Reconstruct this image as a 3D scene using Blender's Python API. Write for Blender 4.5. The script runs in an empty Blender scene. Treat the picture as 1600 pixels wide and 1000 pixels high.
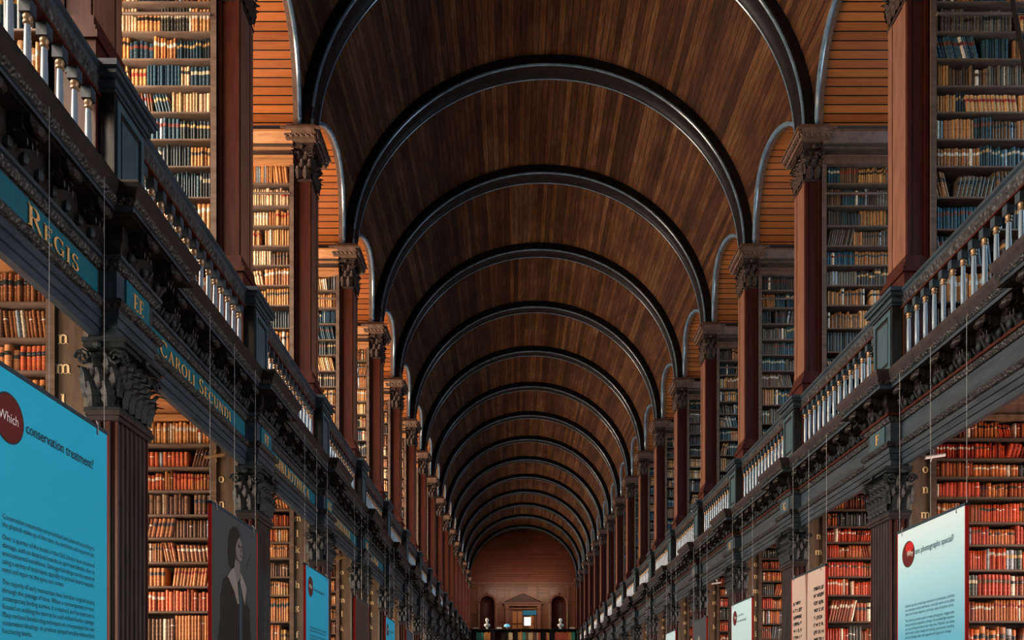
import bpy, math, random
import numpy as np
from mathutils import Vector
PI = math.pi
C = bpy.context.scene.collection
SC = bpy.context.scene
random.seed(7)

# ------------------------------------------------------------------ camera, world, exposure
E = 1.6                 # eye height; most heights below are written relative to the eye
D = 3.02                # bay length
Y0 = 8.83               # depth of pillar line 0
K0, K1 = -3, 15
CX = -0.615              # the camera stands a little left of the hall's axis
def YK(k): return Y0 + D * k

cam_d = bpy.data.cameras.new('camera'); cam = bpy.data.objects.new('camera', cam_d); C.objects.link(cam)
cam_d.sensor_width = 36.0; cam_d.lens = 1300 / 1600 * 36
cam_d.shift_x = -3 / 1600; cam_d.shift_y = 594 / 1600
cam_d.clip_start = 0.05; cam_d.clip_end = 200
cam.location = (CX, 0, E); cam.rotation_euler = (PI / 2, 0, 0)
SC.camera = cam
SC.view_settings.view_transform = 'Standard'; SC.view_settings.look = 'None'
SC.view_settings.gamma = 1.0; SC.view_settings.exposure = 0.0; SC.view_settings.use_curve_mapping = False
SC.cycles.max_bounces = 5; SC.cycles.diffuse_bounces = 3; SC.cycles.glossy_bounces = 3
SC.cycles.sample_clamp_indirect = 4.0
w = bpy.data.worlds.new('world'); SC.world = w; w.use_nodes = True
w.node_tree.nodes['Background'].inputs[0].default_value = (0.35, 0.6, 0.8, 1)
w.node_tree.nodes['Background'].inputs[1].default_value = 0.3

# daylight through the outer windows and the lamps of the alcoves
P_LU, P_RU, P_LL, P_RL = 440, 56, 220, 165
def area_light(name, loc, rot, sx, sy, power, col, spread=PI):
    d = bpy.data.lights.new(name, 'AREA'); d.shape = 'RECTANGLE'; d.size = sx; d.size_y = sy
    d.energy = power; d.color = col; d.spread = spread
    o = bpy.data.objects.new(name, d); C.objects.link(o); o.location = loc; o.rotation_euler = rot
    return o
for k in range(K0, K1):
    ym = YK(k) + D / 2
    # size: local x runs along Y of the hall, local y runs up
    area_light('window_daylight', (-6.12, ym, E + 6.0), (PI / 2, 0, -PI / 2), 1.5, 2.6, P_LU, (1.0, 0.80, 0.60))
    area_light('window_daylight', (6.12, ym, E + 6.0), (PI / 2, 0, PI / 2), 1.5, 2.6, P_RU, (0.50, 0.78, 1.0))
    area_light('window_daylight', (-6.12, ym, E + 1.2), (PI / 2, 0, -PI / 2), 1.5, 1.9, P_LL, (1.0, 0.72, 0.5))
    area_light('window_daylight', (6.12, ym, E + 1.2), (PI / 2, 0, PI / 2), 1.5, 1.9, P_RL, (1.0, 0.70, 0.54))

# ------------------------------------------------------------------ materials
def rgb(c): return (c[0], c[1], c[2], 1)
def new_mat(name):
    m = bpy.data.materials.new(name); m.use_nodes = True
    nt = m.node_tree; b = nt.nodes['Principled BSDF']
    return m, nt, b
def simple(name, col, rough=0.5, metal=0.0, spec=0.5, emit=None, es=1.0):
    m, nt, b = new_mat(name)
    b.inputs['Base Color'].default_value = rgb(col); b.inputs['Roughness'].default_value = rough
    b.inputs['Metallic'].default_value = metal; b.inputs['Specular IOR Level'].default_value = spec
    if emit: b.inputs['Emission Color'].default_value = rgb(emit); b.inputs['Emission Strength'].default_value = es
    return m
def ramp(nt, stops):
    r = nt.nodes.new('ShaderNodeValToRGB'); e = r.color_ramp.elements
    e[0].position = stops[0][0]; e[0].color = rgb(stops[0][1])
    e[1].position = stops[-1][0]; e[1].color = rgb(stops[-1][1])
    for p, c in stops[1:-1]:
        n = e.new(p); n.color = rgb(c)
    return r
def wood(name, c1, c2, rough=0.45, scale=(3, 3, 0.5), spec=0.28, carved=0.0, cscale=28, bump=0.08):
    m, nt, b = new_mat(name)
    tc = nt.nodes.new('ShaderNodeTexCoord'); mp = nt.nodes.new('ShaderNodeMapping'); mp.inputs['Scale'].default_value = scale
    nt.links.new(tc.outputs['Object'], mp.inputs[0])
    n = nt.nodes.new('ShaderNodeTexNoise'); n.inputs['Scale'].default_value = 6; n.inputs['Detail'].default_value = 6; n.inputs['Roughness'].default_value = 0.65
    nt.links.new(mp.outputs[0], n.inputs[0])
    r = ramp(nt, [(0.3, c1), (0.7, c2)]); nt.links.new(n.outputs[0], r.inputs[0])
    nt.links.new(r.outputs[0], b.inputs['Base Color'])
    b.inputs['Roughness'].default_value = rough; b.inputs['Specular IOR Level'].default_value = spec
    bp = nt.nodes.new('ShaderNodeBump'); bp.inputs['Strength'].default_value = 0.35; bp.inputs['Distance'].default_value = bump * 0.05
    nt.links.new(n.outputs[0], bp.inputs['Height']); last = bp
    if carved > 0:
        v = nt.nodes.new('ShaderNodeTexVoronoi'); v.inputs['Scale'].default_value = cscale; v.feature = 'SMOOTH_F1'
        nt.links.new(tc.outputs['Object'], v.inputs[0])
        b2 = nt.nodes.new('ShaderNodeBump'); b2.inputs['Strength'].default_value = carved; b2.inputs['Distance'].default_value = 0.02
        b2.invert = True
        nt.links.new(v.outputs['Distance'], b2.inputs['Height']); nt.links.new(bp.outputs[0], b2.inputs['Normal']); last = b2
    nt.links.new(last.outputs[0], b.inputs['Normal'])
    return m
def planks(name, width, cols, rough=0.5, gap=0.09, gapcol=(0.004, 0.003, 0.002), along='v', length=2.6, bumpd=0.01, spec=0.4, streak=0.55, stagger=1.0):
    """boards laid side by side in the u direction of the UV map (metres), running along v"""
    m, nt, b = new_mat(name); N = nt.nodes; L = nt.links
    uv = N.new('ShaderNodeUVMap'); sp = N.new('ShaderNodeSeparateXYZ'); L.new(uv.outputs[0], sp.inputs[0])
    def math_(op, a, bb=None):
        q = N.new('ShaderNodeMath'); q.operation = op
        for i, x in enumerate((a, bb)):
            if x is None: continue
            if isinstance(x, (int, float)): q.inputs[i].default_value = x
            else: L.new(x, q.inputs[i])
        return q.outputs[0]
    u = math_('DIVIDE', sp.outputs[0], width); iu = math_('FLOOR', u); fu = math_('FRACT', u)
    wn = N.new('ShaderNodeTexWhiteNoise'); wn.noise_dimensions = '1D'; L.new(iu, wn.inputs['W'])
    off = math_('MULTIPLY', wn.outputs['Value'], length * stagger)
    v = math_('DIVIDE', math_('ADD', sp.outputs[1], off), length); iv = math_('FLOOR', v); fv = math_('FRACT', v)
    cb = N.new('ShaderNodeCombineXYZ'); L.new(iu, cb.inputs[0]); L.new(iv, cb.inputs[1])
    w2 = N.new('ShaderNodeTexWhiteNoise'); w2.noise_dimensions = '2D'; L.new(cb.outputs[0], w2.inputs['Vector'])
    mp = N.new('ShaderNodeMapping'); mp.inputs['Scale'].default_value = (30, 2.2, 1); L.new(uv.outputs[0], mp.inputs[0])
    cb2 = N.new('ShaderNodeVectorMath'); cb2.operation = 'ADD'; L.new(mp.outputs[0], cb2.inputs[0]); L.new(w2.outputs['Color'], cb2.inputs[1])
    no = N.new('ShaderNodeTexNoise'); no.inputs['Scale'].default_value = 1.0; no.inputs['Detail'].default_value = 8; no.inputs['Roughness'].default_value = 0.7
    L.new(cb2.outputs[0], no.inputs[0])
    mp2 = N.new('ShaderNodeMapping'); mp2.inputs['Scale'].default_value = (1.6, 0.7, 1); L.new(uv.outputs[0], mp2.inputs[0])
    n2 = N.new('ShaderNodeTexNoise'); n2.inputs['Scale'].default_value = 1.3; n2.inputs['Detail'].default_value = 4; L.new(mp2.outputs[0], n2.inputs[0])
    f = math_('ADD', math_('ADD', math_('MULTIPLY', w2.outputs['Value'], 1 - streak), math_('MULTIPLY', math_('SUBTRACT', no.outputs[0], 0.5), 1.3 * streak)), math_('MULTIPLY', n2.outputs[0], 0.5 * streak + .1))
    r = ramp(nt, [(i / (len(cols) - 1) * 0.8 + 0.1, c) for i, c in enumerate(cols)]); L.new(f, r.inputs[0])
    g1 = math_('LESS_THAN', fu, gap); g2 = math_('LESS_THAN', fv, 0.004)
    g = math_('MAXIMUM', g1, g2)
    mx = N.new('ShaderNodeMix'); mx.data_type = 'RGBA'; L.new(g, mx.inputs[0]); L.new(r.outputs[0], mx.inputs[6]); mx.inputs[7].default_value = rgb(gapcol)
    L.new(mx.outputs[2], b.inputs['Base Color'])
    h = math_('SUBTRACT', math_('MULTIPLY', no.outputs[0], 0.12), g)
    bp = N.new('ShaderNodeBump'); bp.inputs['Strength'].default_value = 0.6; bp.inputs['Distance'].default_value = bumpd
    L.new(h, bp.inputs['Height']); L.new(bp.outputs[0], b.inputs['Normal'])
    b.inputs['Roughness'].default_value = rough; b.inputs['Specular IOR Level'].default_value = spec
    return m

M = {}
M['oak_black'] = wood('oak_black', (0.005, 0.005, 0.006), (0.016, 0.015, 0.016), 0.42)
M['oak_grey'] = wood('oak_grey', (0.015, 0.026, 0.039), (0.044, 0.064, 0.086), 0.42, scale=(3, 0.5, 3))  # bluish base colour paints in the cool sheen on the entablature
M['oak_carved'] = wood('oak_carved', (0.012, 0.013, 0.016), (0.055, 0.058, 0.064), 0.38, carved=1.0, cscale=26)
M['oak_carved_fine'] = wood('oak_carved_fine', (0.010, 0.012, 0.015), (0.05, 0.055, 0.06), 0.38, carved=1.0, cscale=45)
M['oak_panel'] = wood('oak_panel', (0.024, 0.052, 0.07), (0.052, 0.10, 0.13), 0.45)
M['rib'] = wood('rib_oak', (0.0035, 0.0035, 0.0045), (0.012, 0.010, 0.011), 0.42, scale=(1, 1, 1), spec=0.22)
M['bead'] = wood('rib_bead_sheen', (0.06, 0.10, 0.14), (0.15, 0.22, 0.29), 0.22, scale=(1, 1, 1), spec=0.95)  # pale blue base colour paints the cool highlights along the mouldings
M['mahogany'] = wood('mahogany', (0.026, 0.0055, 0.004), (0.062, 0.013, 0.008), 0.42)
M['mahogany_light'] = wood('mahogany_light', (0.13, 0.055, 0.036), (0.23, 0.105, 0.07), 0.42)
M['pilaster'] = wood('pilaster_oak', (0.018, 0.015, 0.017), (0.048, 0.04, 0.042), 0.4)
M['capital'] = wood('capital_oak', (0.006, 0.009, 0.012), (0.030, 0.042, 0.053), 0.5, scale=(8, 8, 8), spec=0.15)
M['capital_up'] = wood('gallery_capital_oak', (0.018, 0.012, 0.011), (0.07, 0.042, 0.034), 0.55, scale=(8, 8, 8), spec=0.12)
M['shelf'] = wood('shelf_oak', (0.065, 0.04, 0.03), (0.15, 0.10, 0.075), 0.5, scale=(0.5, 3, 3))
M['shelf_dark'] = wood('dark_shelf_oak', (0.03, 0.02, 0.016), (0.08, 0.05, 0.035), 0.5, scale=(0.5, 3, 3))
M['case_back'] = simple('bookcase_back', (0.03, 0.014, 0.008), 0.7)
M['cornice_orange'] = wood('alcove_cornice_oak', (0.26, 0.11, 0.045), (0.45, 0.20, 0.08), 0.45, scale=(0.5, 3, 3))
M['panel_brown'] = wood('letter_panel_oak', (0.07, 0.047, 0.033), (0.13, 0.09, 0.06), 0.5)
M['vault'] = planks('vault_boards', 0.105, [(0.014, 0.004, 0.002), (0.042, 0.013, 0.005), (0.088, 0.034, 0.012), (0.155, 0.08, 0.038), (0.2, 0.13, 0.085)], 0.6, spec=0.15, length=D, stagger=0.0, streak=0.72)
M['alcove_vault'] = planks('alcove_vault_boards', 0.155, [(0.20, 0.055, 0.014), (0.34, 0.10, 0.025), (0.48, 0.16, 0.045)], 0.5, gap=0.14, length=40, spec=0.12)
M['panelling'] = planks('end_wall_panelling', 0.75, [(0.10, 0.035, 0.016), (0.16, 0.06, 0.028), (0.20, 0.08, 0.04)], 0.35, gap=0.03, length=9)
M['lunette'] = planks('lunette_boards', 0.16, [(0.12, 0.032, 0.014), (0.17, 0.045, 0.02), (0.2, 0.06, 0.026)], 0.5, gap=0.05)
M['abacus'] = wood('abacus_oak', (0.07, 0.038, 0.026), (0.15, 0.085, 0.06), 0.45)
M['grey_strip'] = wood('grey_edge_oak', (0.09, 0.09, 0.08), (0.16, 0.155, 0.135), 0.5)
M['floor'] = planks('floor_boards', 0.14, [(0.10, 0.055, 0.03), (0.2, 0.12, 0.07)], 0.3, gap=0.04)
M['plaster'] = simple('outer_wall_plaster', (0.10, 0.07, 0.05), 0.8)
M['gilt'] = simple('gilt', (0.85, 0.52, 0.22), 0.4, 0.35)
M['gilt_pale'] = simple('gilt_paint', (0.80, 0.62, 0.35), 0.5, 0.0)
M['teal_paint'] = wood('teal_paint', (0.004, 0.085, 0.13), (0.006, 0.115, 0.17), 0.5)
M['baluster'] = simple('baluster_paint', (0.20, 0.28, 0.37), 0.18, 0.0, 0.8)
M['baluster_ring'] = simple('baluster_ring', (0.30, 0.20, 0.12), 0.25, 0.3)
M['brass'] = simple('brass', (0.6, 0.42, 0.2), 0.3, 0.9)
M['white_metal'] = simple('white_metal', (0.75, 0.76, 0.78), 0.35)
M['steel'] = simple('steel', (0.28, 0.31, 0.34), 0.5, 0.2)
M['red'] = simple('red_edge', (0.62, 0.03, 0.03), 0.45)
M['cyan'] = simple('cyan_print', (0.010, 0.52, 0.90), 0.5)
M['white_print'] = simple('white_print', (0.52, 0.82, 0.98), 0.5)
M['dark_print'] = simple('charcoal_print', (0.042, 0.060, 0.076), 0.6)
M['brown_print'] = simple('brown_print', (0.045, 0.028, 0.022), 0.6)
M['navy_print'] = simple('navy_print', (0.03, 0.07, 0.11), 0.6)
M['ink'] = simple('ink', (0.01, 0.035, 0.06), 0.6)
M['teal_ink'] = simple('teal_ink', (0.01, 0.12, 0.18), 0.6)
M['title_white'] = simple('white_lettering', (0.85, 0.85, 0.88), 0.6)
M['disc_dark'] = simple('dark_red_disc', (0.11, 0.008, 0.012), 0.5)
M['disc_red'] = simple('red_disc', (0.5, 0.012, 0.02), 0.5)
M['disc_rim'] = simple('navy_disc_rim', (0.012, 0.03, 0.06), 0.5)
M['hair'] = simple('printed_hair', (0.004, 0.006, 0.009), 0.6)
M['skin_print'] = simple('printed_skin', (0.17, 0.18, 0.19), 0.6)
M['skin_shade'] = simple('printed_feature', (0.03, 0.034, 0.04), 0.6)
M['dress_print'] = simple('printed_dress', (0.004, 0.007, 0.010), 0.6)
M['lace_print'] = simple('printed_lace', (0.27, 0.27, 0.27), 0.6)
M['parchment'] = simple('parchment_print', (0.52, 0.42, 0.38), 0.6)
M['gutter'] = simple('parchment_gutter', (0.22, 0.12, 0.09), 0.6)
M['marble'] = simple('white_marble', (0.75, 0.77, 0.75), 0.4)
M['pane'] = simple('window_pane', (0.6, 0.7, 0.8), 0.2, emit=(0.6, 0.8, 1.0), es=2.5)
M['door_pane'] = simple('bright_door_pane', (0.7, 0.8, 0.85), 0.3, emit=(0.8, 0.95, 1.0), es=1.6)
M['blue_box'] = simple('blue_glass', (0.02, 0.2, 0.4), 0.3)

def grad_mat():
    m, nt, b = new_mat('white_to_cyan_print'); N = nt.nodes; L = nt.links
    uv = N.new('ShaderNodeUVMap'); sp = N.new('ShaderNodeSeparateXYZ'); L.new(uv.outputs[0], sp.inputs[0])
    r = ramp(nt, [(0.0, (0.62, 0.88, 1.0)), (0.2, (0.40, 0.78, 0.98)), (0.45, (0.14, 0.55, 0.86)), (1.0, (0.03, 0.4, 0.7))]); L.new(sp.outputs[1], r.inputs[0])
    L.new(r.outputs[0], b.inputs['Base Color']); b.inputs['Roughness'].default_value = 0.5
    return m
M['grad'] = grad_mat()
def book_mat(name, mode):
    m, nt, b = new_mat(name); N = nt.nodes; L = nt.links
    if mode == 'object': s = N.new('ShaderNodeObjectInfo'); col = s.outputs['Color']
    else: s = N.new('ShaderNodeAttribute'); s.attribute_name = 'Col'; col = s.outputs['Color']
    tc = N.new('ShaderNodeTexCoord' if mode == 'object' else 'ShaderNodeNewGeometry')
    src = tc.outputs['Object'] if mode == 'object' else tc.outputs['Position']
    n = N.new('ShaderNodeTexNoise'); n.inputs['Scale'].default_value = 9 if mode == 'object' else 45; n.inputs['Detail'].default_value = 5; L.new(src, n.inputs[0])
    r = ramp(nt, [(0.3, (0.5, 0.42, 0.36)), (0.6, (1.0, 1.0, 1.0)), (0.78, (1.35, 1.35, 1.3))]); L.new(n.outputs[0], r.inputs[0])
    mx = N.new('ShaderNodeMix'); mx.data_type = 'RGBA'; mx.blend_type = 'MULTIPLY'; mx.inputs[0].default_value = 0.8
    L.new(col, mx.inputs[6]); L.new(r.outputs[0], mx.inputs[7]); L.new(mx.outputs[2], b.inputs['Base Color'])
    b.inputs['Roughness'].default_value = 0.45; b.inputs['Specular IOR Level'].default_value = 0.45
    return m
M['book'] = book_mat('book_leather', 'object'); M['books'] = book_mat('books_leather', 'attr')

# ------------------------------------------------------------------ mesh helpers
class MB:
    def __init__(s): s.v = []; s.f = []; s.uv = None; s.mi = []
    def add(s, vs, fs, mi=0):
        o = len(s.v); s.v.extend(vs); s.f.extend([tuple(i + o for i in f) for f in fs]); s.mi.extend([mi] * len(fs))
    def box(s, x0, x1, y0, y1, z0, z1, mi=0):
        if x0 > x1: x0, x1 = x1, x0
        s.add([(x0, y0, z0), (x1, y0, z0), (x1, y1, z0), (x0, y1, z0), (x0, y0, z1), (x1, y0, z1), (x1, y1, z1), (x0, y1, z1)],
              [(0, 3, 2, 1), (4, 5, 6, 7), (0, 1, 5, 4), (1, 2, 6, 5), (2, 3, 7, 6), (3, 0, 4, 7)], mi)
    def prism(s, poly, fn, a, b, mi=0):
        """poly of 2-D points, fn(u, v, t) -> 3-D, extruded t = a..b"""
        n = len(poly)
        s.add([fn(u, v, a) for u, v in poly] + [fn(u, v, b) for u, v in poly],
              [tuple(range(n - 1, -1, -1)), tuple(range(n, 2 * n))] + [(i, (i + 1) % n, n + (i + 1) % n, n + i) for i in range(n)], mi)
    def tube(s, pts, r, n=6, caps=True, mi=0):
        P = [Vector(p) for p in pts]; vs = []; fs = []
        for i, p in enumerate(P):
            t = (P[min(i + 1, len(P) - 1)] - P[max(i - 1, 0)]).normalized()
            a = t.cross(Vector((0, 0, 1)))
            if a.length < 0.1: a = t.cross(Vector((1, 0, 0)))
            a.normalize(); b = t.cross(a)
            rr = r[i] if isinstance(r, (list, tuple)) else r
            for j in range(n):
                q = p + a * math.cos(2 * PI * j / n) * rr + b * math.sin(2 * PI * j / n) * rr; vs.append(tuple(q))
        for i in range(len(P) - 1):
            for j in range(n): fs.append((i * n + j, i * n + (j + 1) % n, (i + 1) * n + (j + 1) % n, (i + 1) * n + j))
        if caps: fs.append(tuple(range(n))); fs.append(tuple(range((len(P) - 1) * n, len(P) * n)))
        s.add(vs, fs, mi)
    def lathe(s, prof, n=12, c=(0, 0, 0), sx=1, sy=1, mi=0):
        vs = []; fs = []
        for r, z in prof:
            for j in range(n): vs.append((c[0] + sx * r * math.cos(2 * PI * j / n), c[1] + sy * r * math.sin(2 * PI * j / n), c[2] + z))
        for i in range(len(prof) - 1):
            for j in range(n): fs.append((i * n + j, i * n + (j + 1) % n, (i + 1) * n + (j + 1) % n, (i + 1) * n + j))
        fs.append(tuple(range(n - 1, -1, -1))); fs.append(tuple(range((len(prof) - 1) * n, len(prof) * n)))
        s.add(vs, fs, mi)
    def grid(s, rows, mi=0, uvs=None, close=False):
        """rows: list of equal-length lists of points"""
        o = len(s.v); m = len(rows[0])
        for r in rows: s.v.extend(r)
        for i in range(len(rows) - 1):
            for j in range(m - 1 + (1 if close else 0)):
                s.f.append((o + i * m + j, o + i * m + (j + 1) % m, o + (i + 1) * m + (j + 1) % m, o + (i + 1) * m + j)); s.mi.append(mi)
        if uvs is not None:
            if s.uv is None: s.uv = {}
            for i, r in enumerate(uvs):
                for j, q in enumerate(r): s.uv[o + i * m + j] = q
    def sphere(s, c, r, n=8, m=5, sc=(1, 1, 1), mi=0):
        s.lathe([(max(1e-4, r * math.sin(PI * i / m)), -r * math.cos(PI * i / m) * sc[2]) for i in range(m + 1)], n, c, sc[0], sc[1], mi)
    def mesh(s, name, mats, smooth=False, fix=False):
        me = bpy.data.meshes.new(name); me.from_pydata([tuple(v) for v in s.v], [], s.f)
        if not isinstance(mats, (list, tuple)): mats = [mats]
        for m in mats: me.materials.append(m)
        if len(mats) > 1: me.polygons.foreach_set('material_index', s.mi)
        if s.uv is not None:
            l = me.uv_layers.new(name='UVMap'); vi = np.zeros(len(me.loops), dtype=np.int32); me.loops.foreach_get('vertex_index', vi)
            tab = np.zeros((len(s.v), 2), dtype=np.float32)
            for i, q in s.uv.items(): tab[i] = q
            l.data.foreach_set('uv', tab[vi].ravel())
        if smooth:
            me.polygons.foreach_set('use_smooth', [True] * len(me.polygons))
            try: me.set_sharp_from_angle(angle=math.radians(40))
            except Exception: pass
        me.update()
        if fix:
            import bmesh
            bm = bmesh.new(); bm.from_mesh(me); bmesh.ops.recalc_face_normals(bm, faces=bm.faces); bm.to_mesh(me); bm.free()
        return me
    def build(s, name, mats, parent=None, smooth=False, fix=True):
        return put(name, s.mesh(name, mats, smooth, fix), parent)
def put(name, data, parent=None, loc=None):
    o = bpy.data.objects.new(name, data); C.objects.link(o)
    if parent: o.parent = parent
    if loc: o.location = loc
    return o
def tag(o, label=None, cat=None, group=None, kind=None):
    if label: o['label'] = label
    if cat: o['category'] = cat
    if group: o['group'] = group
    if kind: o['kind'] = kind
    return o
def thing(name, label, cat, loc=(0, 0, 0), group=None):
    return tag(put(name, None, None, loc), label, cat, group)
def copy_tree(o, parent=None):
    c = o.copy(); C.objects.link(c)
    if parent: c.parent = parent
    for ch in o.children: copy_tree(ch, c)
    return c
def struct(o): o['kind'] = 'structure'; return o
ORD = ['zeroth', 'first', 'second', 'third', 'fourth', 'fifth', 'sixth', 'seventh', 'eighth', 'ninth', 'tenth', 'eleventh', 'twelfth', 'thirteenth',
       'fourteenth', 'fifteenth', 'sixteenth', 'seventeenth', 'eighteenth', 'nineteenth', 'twentieth'] + ['twenty-' + x for x in
       ['first', 'second', 'third', 'fourth', 'fifth', 'sixth', 'seventh', 'eighth', 'ninth']] + ['thirtieth'] + ['thirty-' + x for x in ['first', 'second', 'third', 'fourth', 'fifth', 'sixth', 'seventh', 'eighth', 'ninth']] + ['fortieth'] + ['forty-%s' % x for x in ['first', 'second', 'third', 'fourth', 'fifth', 'sixth', 'seventh', 'eighth', 'ninth']] + ['fiftieth'] * 60
SIDE = {-1: 'left', 1: 'right'}

# ------------------------------------------------------------------ the shell
YA, YB = -4.0, 56.6
m = MB(); m.grid([[(-6.4, YA, 0), (-6.4, YB, 0)], [(6.4, YA, 0), (6.4, YB, 0)]], uvs=[[(0, YA), (0, YB)], [(12.8, YA), (12.8, YB)]]); struct(m.build('floor', M['floor']))
VA, VB, ZS = 3.62, 3.40, E + 8.0       # half width, rise and springing of the main vault
HW, RISE = 1.24, 0.92                  # half width and rise of the arch over each alcove
def zg(t): return RISE * math.sqrt(max(0.0, 1 - t * t))
m = MB(); al = MB()
NT = 40
def arc_uv(th): return th * 3.5
for k in range(K0 - 1, K1 + 1):
    ym = YK(k) + D / 2
    ys = [ym - D / 2 + 1e-3, ym - HW] + [ym - HW * math.cos(PI * i / 16) for i in range(1, 16)] + [ym + HW, ym + D / 2 - 1e-3]
    if k == K0 - 1: ys = [y for y in ys if y > YA] ; ys = [YA] + ys
    if k == K1: ys = [y for y in ys if y < YB] + [YB]
    rows = []; uvs = []; gro = []
    for y in ys:
        t = (y - ym) / HW; z = zg(t) if abs(t) < 1 else 0.0
        t0 = math.asin(z / VB)
        row = []; ur = []
        for i in range(NT + 1):
            th = t0 + (PI - 2 * t0) * i / NT
            row.append((VA * math.cos(th), y, ZS + VB * math.sin(th))); ur.append((arc_uv(th), y - Y0 + 20 * D))
        rows.append(row); uvs.append(ur)
        if abs(t) <= 1.0001: gro.append((VA * math.cos(t0), y, ZS + z))
    m.grid(rows, uvs=uvs)
    if len(gro) > 3:
        for s in (1, -1):
            al.grid([[(s * x, y, z) for x, y, z in gro], [(s * 6.4, y, z) for x, y, z in gro]],
                    uvs=[[(y - ym + (z - ZS) * (1.2 if y < ym else -1.2) + 3, x + 20 * k) for x, y, z in gro], [(y - ym + (z - ZS) * (1.2 if y < ym else -1.2) + 3, 6.4 + 20 * k) for x, y, z in gro]])
ce = m.build('ceiling', M['vault'], smooth=True, fix=False); struct(ce)
av = al.build('ceiling', M['alcove_vault'], smooth=True, fix=False); struct(av)
# outer walls with window openings, front wall behind the camera
for s in (-1, 1):
    m = MB(); x0, x1 = s * 6.3, s * 6.7
    m.box(x0, x1, YA, YB, 0, E + 0.1); m.box(x0, x1, YA, YB, E + 2.3, E + 4.6); m.box(x0, x1, YA, YB, E + 7.4, E + 9.3)
    for k in range(K0 - 1, K1 + 1):
        a = YK(k) + D / 2 + 0.8 if k >= K0 else YA; b = YK(k + 1) + D / 2 - 0.8 if k < K1 else YB
        m.box(x0, x1, a, b, E + 0.1, E + 2.3); m.box(x0, x1, a, b, E + 4.6, E + 7.4)
    struct(m.build('wall_' + SIDE[s], M['plaster']))
m = MB(); m.box(-6.7, 6.7, YA - 0.2, YA, 0, E + 11.6); struct(m.build('wall_front', M['panelling']))
n = 0
fr = MB()
for z0, z1 in ((-1.1, 1.1),):
    fr.box(-0.04, 0.04, -0.8, -0.72, z0, z1); fr.box(-0.04, 0.04, 0.72, 0.8, z0, z1); fr.box(-0.04, 0.04, -0.72, 0.72, z0, z0 + 0.08); fr.box(-0.04, 0.04, -0.72, 0.72, z1 - 0.08, z1)
    for i in (1, 2, 3): fr.box(-0.02, 0.02, -0.8 + 0.4 * i - 0.015, -0.8 + 0.4 * i + 0.015, z0, z1)
    for i in (1, 2, 3, 4): fr.box(-0.02, 0.02, -0.72, 0.72, z0 + 0.44 * i - 0.015, z0 + 0.44 * i + 0.015)
fr_me = fr.mesh('window', M['shelf']); pn = MB(); pn.box(0.05, 0.06, -0.8, 0.8, -1.1, 1.1); pn_me = pn.mesh('pane', M['pane'])
for s in (-1, 1):
    for k in range(K0, K1):
        for zc, sc in ((E + 1.2, 1.0), (E + 6.0, 2.8 / 2.2)):
            n += 1
            o = put('window_%d' % n, fr_me, None, (s * 6.5, YK(k) + D / 2, zc)); o.scale = (s, 1, sc); struct(o)
            put('pane', pn_me, o)

# ribs
def rib_pts(prof):
    rows = []
    for i in range(65):
        th = PI * i / 64
        rows.append([((VA + dr) * math.cos(th), dy, (VB + dr) * math.sin(th)) for dy, dr in prof])
    return rows
rb = MB(); rb.grid(rib_pts([(-0.19, 0.03), (-0.19, -0.13), (-0.155, -0.15), (-0.155, -0.175), (-0.10, -0.175), (-0.08, -0.165), (0.08, -0.165), (0.10, -0.175), (0.155, -0.175), (0.155, -0.15), (0.19, -0.13), (0.19, 0.03)]))
rb_me = rb.mesh('vault_rib', M['rib'], smooth=True)
bd = MB()
bead_me = []
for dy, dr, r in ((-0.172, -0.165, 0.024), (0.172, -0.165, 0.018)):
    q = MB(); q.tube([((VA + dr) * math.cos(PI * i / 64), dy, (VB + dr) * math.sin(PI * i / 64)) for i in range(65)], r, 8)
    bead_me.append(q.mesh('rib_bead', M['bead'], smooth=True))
for k in range(K0, K1 + 1):
    o = put('vault_rib', rb_me, None, (0, YK(k), ZS))
    n_ = k - 0
    lab = 'dark curved rib arching over the nave above the %s pair of gallery pillars' % ORD[k + 2] if k >= 0 else 'dark curved rib arching over the nave above the camera'
    tag(o, lab, 'rib', 'ribs of the barrel vault')
    for b in bead_me: put('rib_bead', b, o)

# mouldings round the arch over each alcove
ga = [(VA * math.cos(math.asin(zg(t) / VB)), HW * t, zg(t)) for t in [-math.cos(PI * i / 32) for i in range(33)]]
tr_n = 0
for s in (-1, 1):
    q = MB(); q.tube([(s * (x - 0.015), y, z) for x, y, z in ga], 0.036, 8);
    ln = MB(); ln.grid([[(s * (x + a), y * f, z * f - 0.004) for x, y, z in ga] for a, f in ((-0.01, 1.0), (0.0, 0.975), (0.06, 0.975), (0.07, 1.0))])
    lme = ln.mesh('lining', M['abacus'], smooth=False)
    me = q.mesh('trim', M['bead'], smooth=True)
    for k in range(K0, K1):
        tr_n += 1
        put('lining', lme, struct(put('trim_%d' % tr_n, me, None, (0, YK(k) + D / 2, ZS))))

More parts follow.
